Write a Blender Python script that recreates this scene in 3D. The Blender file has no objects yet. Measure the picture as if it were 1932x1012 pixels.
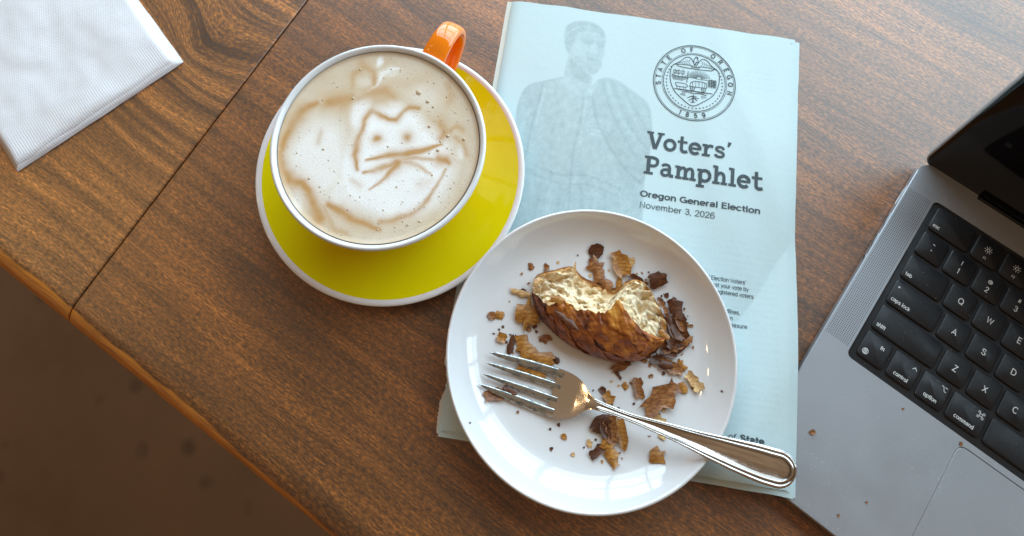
import bpy, bmesh, math, random
import numpy as np
from mathutils import Vector, Matrix, noise as mnoise
random.seed(7); rng = np.random.default_rng(7)
sc = bpy.context.scene
COL = sc.collection
R = math.radians

# ------------------------------------------------------------------ camera
CF, CAX, CAY, CH = 1547.08, 0.3913, 0.0041, 0.5285          # focal length (px of a 1932 px wide frame), tilts, height above the table
PX0, PY0 = 966 - 9.9, 506 - 346.5                            # principal point
cam = bpy.data.cameras.new('camera'); camo = bpy.data.objects.new('camera', cam); COL.objects.link(camo)
cam.sensor_fit = 'HORIZONTAL'; cam.sensor_width = 36; cam.lens = CF / 1932 * 36
cam.shift_x = 9.9 / 1932; cam.shift_y = -346.5 / 1932
cam.clip_start = 0.01; cam.clip_end = 50
CM = Matrix.Rotation(CAX, 3, 'X') @ Matrix.Rotation(CAY, 3, 'Y')
camo.matrix_world = Matrix.Translation((0, 0, CH)) @ CM.to_4x4()
cam.dof.use_dof = True; cam.dof.focus_distance = 0.52; cam.dof.aperture_fstop = 9.5
sc.camera = camo
CN = np.array(CM)
def at(x, y, z=0.0):
    """where a picked point of the photograph lies in the world at height z (metres)"""
    d = CN @ np.array([(x - PX0) / CF, -(y - PY0) / CF, -1.0])
    return np.array([0, 0, CH]) + d * ((z - CH) / d[2])

# ------------------------------------------------------------------ light
w = bpy.data.worlds.new('World'); sc.world = w; w.use_nodes = True
bg = w.node_tree.nodes['Background']
bg.inputs[0].default_value = (0.62, 0.42, 0.26, 1); bg.inputs[1].default_value = 0.42   # the warm cafe interior
vs = sc.view_settings; vs.view_transform = 'Standard'; vs.look = 'None'; vs.gamma = 1; vs.exposure = 0
def area(name, loc, direction, sx, sy, radiance, color):
    l = bpy.data.lights.new(name, 'AREA'); l.shape = 'RECTANGLE'; l.size = sx; l.size_y = sy
    l.energy = radiance * math.pi * sx * sy; l.color = color
    o = bpy.data.objects.new(name, l); COL.objects.link(o)
    o.rotation_euler = Vector(direction).to_track_quat('-Z', 'Y').to_euler(); o.location = loc
COOL = (0.66, 0.87, 1.0)
WN = np.array([math.cos(R(56)), math.sin(R(56)), 0]); WT = np.array([math.sin(R(56)), -math.cos(R(56)), 0])
for i in range(6):                                           # the window wall beyond the table's far side: panes between mullions
    for j in range(3):
        p = WN * 1.15 + WT * (-1.62 + 0.62 * i) + np.array([0, 0, (0.34, 0.98, 1.68)[j]])
        area('window_pane_light', p, -WN, 0.56, (0.56, 0.60, 0.68)[j], (6.4, 6.2, 4.4)[j], COOL)
for p in ((-0.9, 0.55, 1.5), (-1.15, 0.1, 1.25), (-1.1, 0.35, 1.15)):   # warm hanging bulbs mirrored in the plate
    l = bpy.data.lights.new('bulb_light', 'POINT'); l.energy = 2.2; l.shadow_soft_size = 0.035; l.color = (1, 0.62, 0.3)
    o = bpy.data.objects.new('bulb_light', l); COL.objects.link(o); o.location = p

# ------------------------------------------------------------------ helpers
def empty(name, loc=(0, 0, 0), label=None, cat=None, group=None, rotz=0):
    o = bpy.data.objects.new(name, None); COL.objects.link(o); o.location = loc; o.rotation_euler = (0, 0, rotz)
    o.empty_display_size = 0.01
    return tag(o, label, cat, group)
def tag(o, label=None, cat=None, group=None, kind=None):
    if label: o['label'] = label
    if cat: o['category'] = cat
    if group: o['group'] = group
    if kind: o['kind'] = kind
    return o
def mesh(name, v, f, mat, parent=None, smooth=True, sharp=None, cols=None, attrs=None):
    me = bpy.data.meshes.new(name); me.from_pydata([tuple(map(float, p)) for p in v], [], [tuple(map(int, q)) for q in f])
    if smooth: me.shade_smooth()
    if sharp: me.set_sharp_from_angle(angle=R(sharp))
    if cols is not None:
        a = me.color_attributes.new('print', 'FLOAT_COLOR', 'POINT')
        c = np.ones((len(v), 4), np.float32); c[:, :3] = cols; a.data.foreach_set('color', c.ravel())
    for k, val in (attrs or {}).items():
        a = me.attributes.new(k, 'FLOAT', 'POINT'); a.data.foreach_set('value', np.asarray(val, np.float32))
    o = bpy.data.objects.new(name, me); COL.objects.link(o)
    if mat: me.materials.append(mat)
    if parent: o.parent = parent
    return o
def smoothline(pts, n, closed=False):
    """Catmull-Rom through pts, n samples per span"""
    P = np.asarray(pts, float); out = []
    m = len(P)
    for i in range(m if closed else m - 1):
        a, b, c, d = (P[(i - 1) % m], P[i], P[(i + 1) % m], P[(i + 2) % m]) if closed else (P[max(i - 1, 0)], P[i], P[i + 1], P[min(i + 2, m - 1)])
        for k in range(n):
            t = k / n
            out.append(0.5 * ((2 * b) + (c - a) * t + (2 * a - 5 * b + 4 * c - d) * t * t + (3 * b - a - 3 * c + d) * t ** 3))
    if not closed: out.append(P[-1])
    return np.array(out)
def lathe(name, prof, mat, parent, n=128, sub=4, sharp=None):
    P = smoothline(prof, sub); P[:, 0] = np.maximum(P[:, 0], 0)
    a = np.linspace(0, 2 * np.pi, n, endpoint=False)
    v = [(r * math.cos(t), r * math.sin(t), z) for r, z in P for t in a]
    f = [(i * n + j, i * n + (j + 1) % n, (i + 1) * n + (j + 1) % n, (i + 1) * n + j) for i in range(len(P) - 1) for j in range(n)]
    return mesh(name, v, f, mat, parent, sharp=sharp)
def gridfaces(nu, nv, flip=False, off=0, wrapv=False):
    f = []
    for i in range(nu - 1):
        for j in range(nv if wrapv else nv - 1):
            q = (off + i * nv + j, off + (i + 1) * nv + j, off + (i + 1) * nv + (j + 1) % nv, off + i * nv + (j + 1) % nv)
            f.append(q[::-1] if flip else q)
    return f
def sweep(path, up, wid, thk, nsec=14, power=3.0):
    """superellipse section along a path; wid(t), thk(t) half sizes; up(t) thickness direction"""
    path = np.asarray(path, float); n = len(path); v = []
    for i in range(n):
        t = path[min(i + 1, n - 1)] - path[max(i - 1, 0)]; t /= np.linalg.norm(t)
        u = np.asarray(up(i), float); s = np.cross(t, u); s /= np.linalg.norm(s); u = np.cross(s, t)
        for k in range(nsec):
            a = 2 * math.pi * k / nsec; c, q = math.cos(a), math.sin(a)
            e = 2 / power
            v.append(path[i] + s * wid(i) * math.copysign(abs(c) ** e, c) + u * thk(i) * math.copysign(abs(q) ** e, q))
    f = gridfaces(n, nsec, wrapv=True)
    f.append(tuple(range(nsec))); f.append(tuple(range((n - 1) * nsec, n * nsec))[::-1])
    return v, f
def vnoise(P, scale, octaves=3, seed=0.0):
    return np.array([mnoise.fractal(Vector((p[0] * scale + seed, p[1] * scale + seed * .7, (p[2] if len(p) > 2 else 0) * scale)), 1.0, 2.0, octaves) for p in P])

# ------------------------------------------------------------------ material helpers
def mat(name, base=(0.8, 0.8, 0.8), rough=0.5, metal=0.0, coat=0.0, coat_rough=0.05, spec=0.5, sss=0.0):
    m = bpy.data.materials.new(name); m.use_nodes = True
    b = m.node_tree.nodes['Principled BSDF']
    b.inputs['Base Color'].default_value = (*base, 1); b.inputs['Roughness'].default_value = rough
    b.inputs['Metallic'].default_value = metal; b.inputs['Coat Weight'].default_value = coat
    b.inputs['Coat Roughness'].default_value = coat_rough; b.inputs['Specular IOR Level'].default_value = spec
    if sss:
        b.inputs['Subsurface Weight'].default_value = sss; b.inputs['Subsurface Radius'].default_value = (0.003, 0.002, 0.001)
    return m
class N:
    """small node builder"""
    def __init__(s, m): s.m = m; s.t = m.node_tree; s.b = s.t.nodes['Principled BSDF']
    def n(s, kind, **k):
        x = s.t.nodes.new('ShaderNode' + kind)
        for a, v in k.items(): setattr(x, a, v)
        return x
    def l(s, a, b): s.t.links.new(a, b)
    def coord(s, rot=0, scale=(1, 1, 1), src='Object', vec=None):
        m = s.n('Mapping'); m.inputs['Rotation'].default_value = (0, 0, rot); m.inputs['Scale'].default_value = scale
        if vec is None: vec = s.n('TexCoord').outputs[src]
        s.l(vec, m.inputs['Vector']); return m.outputs[0]
    def noise(s, vec, scale, detail=3, rough=0.55, dist=0.0):
        x = s.n('TexNoise'); x.inputs['Scale'].default_value = scale; x.inputs['Detail'].default_value = detail
        x.inputs['Roughness'].default_value = rough; x.inputs['Distortion'].default_value = dist
        s.l(vec, x.inputs['Vector']); return x.outputs['Fac']
    def ramp(s, fac, stops, interp='LINEAR'):
        x = s.n('ValToRGB'); x.color_ramp.interpolation = interp; e = x.color_ramp.elements
        while len(e) < len(stops): e.new(0.5)
        for el, (p, c) in zip(e, stops):
            el.position = p; el.color = (*c, 1) if isinstance(c, tuple) else (c, c, c, 1)
        s.l(fac, x.inputs[0]); return x.outputs[0]
    def mix(s, fac, a, b, mode='MIX'):
        x = s.n('Mix', data_type='RGBA', blend_type=mode)
        for sock, v in ((x.inputs[0], fac), (x.inputs[6], a), (x.inputs[7], b)):
            if isinstance(v, (int, float)): sock.default_value = v
            elif isinstance(v, tuple): sock.default_value = (*v, 1)
            else: s.l(v, sock)
        return x.outputs[2]
    def math(s, op, a, b=0.0, c=0.0):
        x = s.n('Math', operation=op)
        for sock, v in zip(x.inputs, (a, b, c)):
            if isinstance(v, (int, float)): sock.default_value = v
            else: s.l(v, sock)
        return x.outputs[0]
    def bump(s, h, strength=0.3, dist=0.001, prev=None):
        x = s.n('Bump'); x.inputs['Strength'].default_value = strength; x.inputs['Distance'].default_value = dist
        s.l(h, x.inputs['Height'])
        if prev is not None: s.l(prev, x.inputs['Normal'])
        s.l(x.outputs[0], s.b.inputs['Normal']); return x.outputs[0]
    def base(s, c): s.l(c, s.b.inputs['Base Color'])
    def rough(s, c): s.l(c, s.b.inputs['Roughness'])
    def attr(s, name): return s.n('Attribute', attribute_name=name)

# ------------------------------------------------------------------ table and floor
EDGE_A = R(-34.01)
p0 = np.array([-0.3328, 0.0937]); de = np.array([math.cos(EDGE_A), math.sin(EDGE_A)])
pj = np.array([-0.2752, 0.0669]); dj = np.array([math.cos(R(59.66)), math.sin(R(59.66))])
k = np.linalg.solve(np.c_[de, -dj], pj - p0); EO = p0 + de * k[0]           # the joint meets the table's edge here
SK = math.tan(R(90 - (59.66 + 34.01)))                                     # the joint runs a little askew
def wood(name, warm, knot=None, ring=None, figure=1.0):
    m = mat(name, rough=0.4, spec=1.0, coat=0.5, coat_rough=0.36); g = N(m)
    tc = g.n('TexCoord').outputs['Object']; sep = g.n('SeparateXYZ'); g.l(tc, sep.inputs[0])
    X, Y = sep.outputs[0], sep.outputs[1]
    wob = g.noise(g.coord(scale=(2.2, 6, 1), vec=tc), 1.6, 2)
    Yw = g.math('ADD', Y, g.math('MULTIPLY', g.math('SUBTRACT', wob, 0.5), 0.03))
    if knot is not None:
        d = g.n('VectorMath', operation='DISTANCE'); d.inputs[1].default_value = (knot[0], knot[1], 0); g.l(tc, d.inputs[0])
        kk = g.math('POWER', g.math('MAXIMUM', g.math('SUBTRACT', 1.0, g.math('DIVIDE', d.outputs['Value'], 0.16)), 0.0), 2.0)
        Yw = g.math('ADD', Yw, g.math('MULTIPLY', kk, 0.05))
        Yw = g.math('ADD', Yw, g.math('MULTIPLY', g.math('MULTIPLY', kk, X), 0.25))
    cv = g.n('CombineXYZ'); g.l(X, cv.inputs[0]); g.l(Yw, cv.inputs[1]); v = cv.outputs[0]
    broad = g.noise(g.coord(scale=(1.6, 14, 1), vec=v), 1.7, 3, 0.6)
    band = g.noise(g.coord(scale=(2.5, 60, 1), vec=v), 2.2, 4, 0.62)
    streak = g.noise(g.coord(scale=(14, 300, 1), vec=v), 2.4, 3, 0.6)
    fleck = g.noise(g.coord(scale=(150, 480, 1), vec=v), 2.0, 3, 0.7)
    pore = g.noise(g.coord(scale=(55, 900, 1), vec=v), 2.0, 2, 0.6)
    cloud = g.noise(g.coord(scale=(6, 9, 1), vec=tc), 1.8, 2, 0.5)
    fac = g.math('MULTIPLY', broad, 0.30 * figure)
    fac = g.math('ADD', fac, g.math('MULTIPLY', band, 0.42 * figure))
    fac = g.math('ADD', fac, g.math('MULTIPLY', streak, 0.22))
    fac = g.math('ADD', fac, g.math('MULTIPLY', fleck, 0.34))
    fac = g.math('ADD', fac, g.math('MULTIPLY', cloud, 0.16))
    tot = (0.30 + 0.42) * figure + 0.22 + 0.34 + 0.16
    fac = g.math('DIVIDE', fac, tot)
    c = g.ramp(fac, [(0.40, tuple(0.17 * q for q in warm)), (0.465, tuple(0.55 * q for q in warm)), (0.52, warm), (0.60, tuple(min(1, 2.0 * q) for q in warm))])
    c = g.mix(1.0, c, g.ramp(fleck, [(0.36, (0.60, 0.58, 0.56)), (0.50, (1.0, 1.0, 1.0)), (0.62, (1.36, 1.36, 1.32))]), 'MULTIPLY')
    c = g.mix(g.ramp(pore, [(0.33, 1.0), (0.43, 0.0)]), c, tuple(0.25 * q for q in warm))
    if knot is not None:
        c = g.mix(g.math('MULTIPLY', kk, g.ramp(band, [(0.42, 0.9), (0.55, 0.0)])), c, (0.03, 0.011, 0.004))
    if ring is not None:
        d2 = g.n('VectorMath', operation='DISTANCE'); d2.inputs[1].default_value = (ring[0], ring[1], 0); g.l(tc, d2.inputs[0])
        rr = g.math('ADD', d2.outputs['Value'], g.math('MULTIPLY', fleck, 0.0015))
        c = g.mix(g.ramp(g.math('MULTIPLY', rr, 100), [(0.0, 0.1), (0.30, 0.7), (0.37, 0.0), (0.42, 0.6), (0.5, 0.0)]), c, (0.055, 0.02, 0.008))
    # finish worn through to pale wood along the rounded edge
    edge = g.noise(g.coord(scale=(7, 7, 3), vec=tc), 2.2, 3)
    ew = g.math('ADD', 0.0030, g.math('MULTIPLY', edge, 0.014))
    near = g.math('DIVIDE', g.math('ABSOLUTE', X), 0.30)
    ew = g.math('MULTIPLY', ew, g.math('MAXIMUM', g.math('SUBTRACT', 1.1, near), 0.15))
    wm = g.ramp(g.math('MULTIPLY', g.math('SUBTRACT', ew, Y), 600), [(0.0, 0.0), (0.9, 1.0)])
    worn = g.ramp(streak, [(0.3, (0.30, 0.095, 0.006)), (0.6, (0.66, 0.25, 0.022))])
    c = g.mix(wm, c, worn)
    g.base(c)
    g.rough(g.ramp(fleck, [(0.3, 0.42), (0.7, 0.29)]))
    g.bump(g.math('ADD', fleck, g.math('MULTIPLY', pore, 0.7)), 0.22, 0.0004)
    return m
def blocal(p):                                                # world xy -> the boards' own frame
    d = np.asarray(p[:2]) - EO; return np.array([d @ de, d @ np.array([-de[1], de[0]])])
table = empty('table', (EO[0], EO[1], 0), 'dark brown wooden table with an orange worn edge under everything', 'table', rotz=EDGE_A)
kn = blocal(at(372, 90)); rg = blocal(at(405, 248))
RO, TH = 0.014, 0.034
prof = [(0.9, 0.0), (0.3, 0.0), (0.06, 0.0), (0.02, 0.0)] + [(RO - RO * math.sin(a), -RO * 0.9 + RO * 0.9 * math.cos(a)) for a in np.linspace(0, math.pi / 2, 9)] + [(0.0005, -0.024), (0.006, -TH), (0.9, -TH)]
def board(x_far, side, material):
    cols = []
    g = 0.00045 * side
    for y, z in prof:
        xj = y * SK + g
        top = z > -0.02
        cols.append([(xj, y + (0.0004 if y < 0.02 else 0), z - 0.0007), (xj + 0.0009 * side, y, z), (xj + 0.06 * side, y, z), (x_far, y, z)])
    v = [p for c in cols for p in c]; f = gridfaces(len(cols), 4, flip=side < 0)
    n = len(cols); f.append([i * 4 for i in range(n)]); f.append([i * 4 + 3 for i in range(n)])
    return mesh('board', v, f, material, table, sharp=35)
board(-0.75, -1, wood('wood_board_figured', (0.28, 0.104, 0.022), knot=kn, figure=0.95))['label'] = 'board with bold dark figure and a knot'
board(1.15, 1, wood('wood_board_plain', (0.205, 0.070, 0.0135), ring=rg, figure=0.8))
# pedestal that carries it
mp = mat('black_iron', (0.02, 0.02, 0.02), 0.5, 0.6)
o = lathe('pedestal', [(0.0, -0.74), (0.25, -0.74), (0.25, -0.725), (0.06, -0.70), (0.035, -0.65), (0.035, -0.08), (0.12, -0.045), (0.12, -TH - 0.0005), (0, -TH - 0.0005)], mp, table, 40, 1, 40)
o.location = (0.55, 0.45, 0)
mf = mat('floor_concrete', rough=0.55); g = N(mf)
tc = g.coord()
c = g.ramp(g.noise(tc, 3.5, 4, 0.6), [(0.3, (0.150, 0.082, 0.043)), (0.55, (0.195, 0.106, 0.055)), (0.75, (0.235, 0.132, 0.072))])
sp = g.n('TexVoronoi'); sp.inputs['Scale'].default_value = 17; g.l(tc, sp.inputs['Vector'])
spm = g.math('MULTIPLY', g.ramp(sp.outputs['Distance'], [(0.10, 1.0), (0.26, 0.0)]), g.ramp(g.noise(tc, 9, 2), [(0.46, 0.0), (0.58, 0.55)]))
c = g.mix(spm, c, (0.035, 0.022, 0.016)); g.base(c)
g.bump(g.noise(tc, 60, 3), 0.15, 0.002)
tag(mesh('floor', [(-6, -6, -0.74), (6, -6, -0.74), (6, 6, -0.74), (-6, 6, -0.74)], [(0, 1, 2, 3)], mf), kind='structure')

# ------------------------------------------------------------------ ceramics
def glaze(name, base, rough=0.07):
    m = mat(name, base, rough, spec=0.55, coat=0.5, coat_rough=0.02); g = N(m)
    t = g.coord(); g.bump(g.noise(t, 35, 2), 0.03, 0.0015)
    g.base(g.mix(g.ramp(g.noise(t, 30, 3), [(0.4, 0.0), (0.7, 0.10)]), base, tuple(q * 0.8 for q in base)))
    return m
white = glaze('white_glaze', (0.72, 0.725, 0.74)); orange = glaze('orange_glaze', (0.86, 0.20, 0.004)); yellow = glaze('yellow_glaze', (0.70, 0.655, 0.003))
CUP = np.array([-0.0778, 0.1524])
saucer = empty('saucer', (*CUP, 0.0001), 'round yellow saucer with a white rim under the latte cup', 'saucer')
lathe('dish', [(0.0832, 0.0153), (0.078, 0.0132), (0.068, 0.0098), (0.055, 0.0072), (0.042, 0.0058), (0.036, 0.0053), (0.0345, 0.0050), (0.02, 0.0048), (0, 0.0048)], yellow, saucer)
lathe('rim', [(0.0, 0.0025), (0.038, 0.0025), (0.040, 0.0), (0.043, 0.0), (0.045, 0.0022), (0.06, 0.005), (0.074, 0.0088), (0.083, 0.0122), (0.0862, 0.0138), (0.0872, 0.0150), (0.0868, 0.0160), (0.0855, 0.0163), (0.0842, 0.0159), (0.0831, 0.0152)], white, saucer)
cup = empty('coffee_cup', (*CUP, 0.0052), 'wide orange cup with a white rim holding the latte', 'cup')
lathe('body', [(0.0, 0.001), (0.0255, 0.001), (0.0275, 0.0), (0.0305, 0.0), (0.032, 0.002), (0.040, 0.0075), (0.050, 0.0195), (0.0570, 0.0345), (0.0610, 0.0490), (0.0630, 0.0590), (0.0634, 0.0612)], orange, cup)
lathe('rim', [(0.0633, 0.0611), (0.0637, 0.0628), (0.0634, 0.0641), (0.0626, 0.0647), (0.0616, 0.0645), (0.0606, 0.0634), (0.0598, 0.0610), (0.0578, 0.0525), (0.0500, 0.030), (0.03, 0.010), (0, 0.007)], white, cup)
HA = R(62.5); hr = np.array([math.cos(HA), math.sin(HA), 0]); ht = np.array([-hr[1], hr[0], 0])
hp = smoothline([(0.0595, 0.0535), (0.068, 0.0590), (0.079, 0.0600), (0.0885, 0.0555), (0.0925, 0.0450), (0.0895, 0.0340), (0.080, 0.0250), (0.067, 0.0195), (0.0515, 0.0185)], 8)
path = np.array([hr * r + np.array([0, 0, z]) for r, z in hp])
v, f = sweep(path, lambda i: np.cross(ht, path[min(i + 1, len(path) - 1)] - path[max(i - 1, 0)]), lambda i: 0.0082 - 0.0012 * math.sin(math.pi * i / len(path)), lambda i: 0.0036, 20, 2.8)
mesh('handle', v, f, orange, cup)

# ------------------------------------------------------------------ latte: foam pattern is real colour of milk and crema
LZ = 0.0052 + 0.0612; LR = 0.0595
nr, na = 150, 460
rr = LR * np.sqrt(np.linspace(0, 1, nr)); rr[1:] = LR * np.linspace(0.004, 1, nr - 1)
aa = np.linspace(0, 2 * np.pi, na, endpoint=False)
RRR, AAA = np.meshgrid(rr, aa, indexing='ij')
LX, LY = (RRR * np.cos(AAA)).ravel(), (RRR * np.sin(AAA)).ravel()
def lp(x, y): q = at(x, y, LZ); return q[:2] - CUP
wx = vnoise(np.c_[LX, LY], 70, 4, 3.1) * 0.0013; wy = vnoise(np.c_[LX, LY], 70, 4, 9.4) * 0.0013
QX, QY = LX + wx, LY + wy                                    # ragged, milk-like outlines
MM = 0.0595 * 2 / 378.0                                      # metres per photograph pixel on the latte
def dseg(pts, width=None):
    P = np.array([lp(*p[:2]) for p in pts]); best = np.full(len(QX), 1e9)
    W = np.array([p[2] if len(p) > 2 else width for p in pts], float) * MM * 1.1 + 0.0001
    for a, b, wa, wb in zip(P[:-1], P[1:], W[:-1], W[1:]):
        d = b - a; t = np.clip(((QX - a[0]) * d[0] + (QY - a[1]) * d[1]) / max(d @ d, 1e-12), 0, 1)
        dd = np.hypot(QX - a[0] - t * d[0], QY - a[1] - t * d[1]) / (wa + (wb - wa) * t)
        best = np.minimum(best, dd)
    return best
def soft(d, k=1.0): return 0.55 * np.exp(-np.maximum(d, 0) ** 2 * 1.5) + 0.45 * np.exp(-np.maximum(d, 0) ** 2 * 0.38)
def blob(x, y, rx, ry, edge=0.25, rot=0):
    c = lp(x, y); dx, dy = (QX - c[0]) / MM, (QY - c[1]) / MM
    ca, sa = math.cos(R(rot)), math.sin(R(rot))
    q = np.hypot((dx * ca + dy * sa) / rx, (-dx * sa + dy * ca) / ry)
    return np.clip((1 + edge - q) / (2 * edge), 0, 1) ** 1.3
wash = np.clip(vnoise(np.c_[LX, LY], 60, 4, 5.5) * 0.5 + 0.5, 0, 1)
crema = np.array([0.62, 0.49, 0.33]); milk = np.array([0.90, 0.90, 0.90]); brown = np.array([0.52, 0.29, 0.11])
whitef = 0.30 * wash
for b, s in (((745, 318, 118, 100, 0.2), 1.0), ((735, 250, 74, 58, 0.25), 1.0), ((600, 302, 66, 92, 0.4), 0.85), ((660, 360, 60, 60, 0.5), 0.8), ((805, 180, 45, 40, 0.6), 0.4),
             ((680, 215, 24, 40, 0.4), 0.9), ((717, 117, 6, 12, 0.6, -10), 0.95), ((560, 380, 18, 26, 0.6, 20), 0.6), ((745, 200, 20, 14, 0.6), 0.7), ((868, 290, 9, 20, 0.7), 0.7),
             ((690, 155, 22, 14, 0.6), 0.35), ((740, 140, 22, 9, 0.7, 20), 0.5), ((715, 430, 120, 18, 0.8), 0.25), ((880, 330, 20, 60, 0.8), 0.25), ((620, 165, 60, 14, 0.9, 15), 0.2)):
    whitef = np.maximum(whitef, s * blob(*b))
whitef = np.maximum(whitef, 0.85 * soft(dseg([(694, 172, 3), (712, 160, 4), (722, 140, 7), (738, 130, 6), (752, 130, 2)])))
col = crema + (milk - crema) * whitef[:, None] * (0.88 + 0.12 * wash[:, None])
bf = np.zeros(len(QX))
for pts, s in (([(530, 285, 5), (538, 262, 8), (552, 236, 9), (572, 208, 9), (598, 194, 6)], 0.85), ([(528, 285, 6), (534, 320, 9), (548, 340, 13), (572, 348, 10), (584, 362, 9), (592, 388, 9), (604, 412, 11)], 0.85),
               ([(619, 386, 5), (640, 400, 10), (668, 414, 9), (690, 424, 6), (715, 433, 3)], 0.9), ([(716, 418, 4), (742, 416, 6), (770, 406, 6), (800, 386, 4), (828, 350, 3), (840, 320, 3)], 0.7),
               ([(622, 192, 13), (645, 190, 15), (664, 184, 9)], 0.85), ([(672, 186, 8), (700, 174, 12), (728, 176, 15), (742, 182, 9)], 0.62), ([(662, 168, 3), (668, 140, 6), (690, 126, 8), (706, 138, 6), (704, 160, 5)], 0.6),
               ([(676, 322, 3), (668, 292, 6), (672, 275, 6), (682, 248, 5), (690, 222, 5), (700, 209, 6), (716, 216, 6), (734, 226, 5), (748, 226, 6), (760, 214, 5), (772, 204, 5), (790, 205, 3)], 0.85),
               ([(690, 303, 2), (716, 298, 5), (740, 293, 7), (768, 289, 8), (790, 285, 6), (812, 279, 4), (832, 274, 2)], 0.9), ([(750, 304, 8), (735, 312, 6), (716, 318, 5), (687, 328, 2)], 0.85),
               ([(752, 306, 9), (740, 320, 7), (724, 336, 4), (698, 357, 1.5)], 0.85), ([(756, 304, 8), (784, 312, 5), (812, 328, 2)], 0.6), ([(752, 300, 9), (790, 298, 5), (832, 305, 3)], 0.6),
               ([(830, 232, 9), (838, 248, 11), (830, 262, 7)], 0.7), ([(842, 248, 5), (862, 240, 6), (872, 248, 5)], 0.55), ([(858, 262, 4), (874, 270, 4), (880, 292, 4)], 0.5), ([(826, 300, 9), (840, 302, 10), (846, 308, 6)], 0.85),
               ([(846, 160, 7), (852, 178, 8), (846, 196, 5)], 0.45), ([(664, 340, 5), (680, 350, 5)], 0.25), ([(795, 350, 12), (812, 344, 9)], 0.22), ([(610, 390, 4), (632, 436, 5), (652, 440, 4)], 0.5),
               ([(600, 270, 4), (606, 250, 5)], 0.4), ([(752, 160, 8), (800, 150, 12), (850, 190, 9)], 0.2)):
    bf = np.maximum(bf, s * soft(dseg(pts)))
for x, y, q, s in ((712, 263, 8, 0.85), (769, 258, 9, 0.9), (682, 120, 10, 0.5)):
    bf = np.maximum(bf, s * soft(dseg([(x, y, q), (x + 1, y, q)])))
bf *= 0.70 + 0.85 * wash
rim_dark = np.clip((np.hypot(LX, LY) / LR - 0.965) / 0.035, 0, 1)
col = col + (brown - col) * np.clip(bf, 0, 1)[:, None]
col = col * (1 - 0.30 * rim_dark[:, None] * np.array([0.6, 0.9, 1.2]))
lz = 0.0007 * np.clip((RRR.ravel() / LR - 0.95) / 0.05, 0, 1) ** 2 + 0.00012 * vnoise(np.c_[LX, LY], 60, 2, 1.0)
mfm = mat('milk_foam', rough=0.42, spec=0.35, sss=0.15); g = N(mfm)
t = g.coord(); fine = g.noise(t, 1600, 2, 0.6)
a = g.attr('print'); g.base(g.mix(g.ramp(fine, [(0.38, 0.30), (0.50, 0.0)]), a.outputs['Color'], (0.42, 0.30, 0.17)))
g.bump(fine, 0.25, 0.0003)
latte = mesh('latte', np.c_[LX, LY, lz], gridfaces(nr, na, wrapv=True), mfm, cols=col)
latte.location = (*CUP, LZ)
tag(latte, 'latte with whiskered cat face in its foam filling the orange cup', 'coffee')
mb = mat('foam_bubble', (0.50, 0.38, 0.25), 0.10, spec=0.6)
bv, bf_ = [], []
def bubble(cx, cy, r, n=8):
    o0 = len(bv); bv.append((cx, cy, 0.0010 * min(1, r / 0.0012) * 0.55 + 0.00012))
    for ring, (q, h) in enumerate(((0.6, 0.75), (1.0, 0.0))):
        for i in range(n):
            a = 2 * math.pi * i / n
            bv.append((cx + r * q * math.cos(a), cy + r * q * math.sin(a), 0.00055 * min(1, r / 0.0012) * h + 0.00006 if ring == 0 else -0.0001))
    for i in range(n):
        j = (i + 1) % n
        bf_.append((o0, o0 + 1 + i, o0 + 1 + j)); bf_.append((o0 + 1 + i, o0 + 1 + n + i, o0 + 1 + n + j, o0 + 1 + j))
for x, y, r in ((790, 175, 6.5), (807, 192, 4.3), (680, 132, 2.9), (666, 186, 2.9), (609, 189, 2.2), (817, 202, 2.8), (810, 239, 3.4), (845, 257, 3.6), (875, 263, 3.6), (826, 284, 3.6), (610, 282, 2.8), (583, 337, 2.9),
                (738, 131, 2), (819, 157, 2.2), (843, 183, 2.4), (831, 267, 2.4), (732, 277, 2.2), (815, 331, 2.4), (748, 353, 2), (723, 397, 2.2), (760, 418, 2.2), (792, 418, 2.8), (769, 425, 2.8), (850, 356, 2.2), (857, 345, 1.8),
                (712, 434, 2.2), (715, 422, 2), (745, 429, 2), (839, 248, 1.8), (852, 247, 1.8), (560, 289, 2), (603, 353, 2), (605, 362, 1.8), (656, 396, 2), (622, 372, 1.8), (854, 290, 2.2), (810, 290, 2), (679, 372, 1.8), (661, 369, 1.8)):
    q = lp(x, y); bubble(q[0], q[1], r * MM, 12)
k = 0
while k < 560:
    a = rng.uniform(0, 2 * math.pi); q = LR * math.sqrt(rng.uniform(0, 0.94)); x, y = q * math.cos(a), q * math.sin(a)
    u = x / LR; dens = 0.18 + 0.6 * max(0, q / LR - 0.45) + (0.35 if u > 0.25 else 0) + (0.25 if y < -0.5 * LR else 0)
    if rng.random() < dens:
        bubble(x, y, min(1.8, 0.5 + rng.exponential(0.32)) * MM, 6); k += 1
bub = mesh('foam_bubbles', bv, bf_, mb, latte); bub['kind'] = 'stuff'

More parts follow.
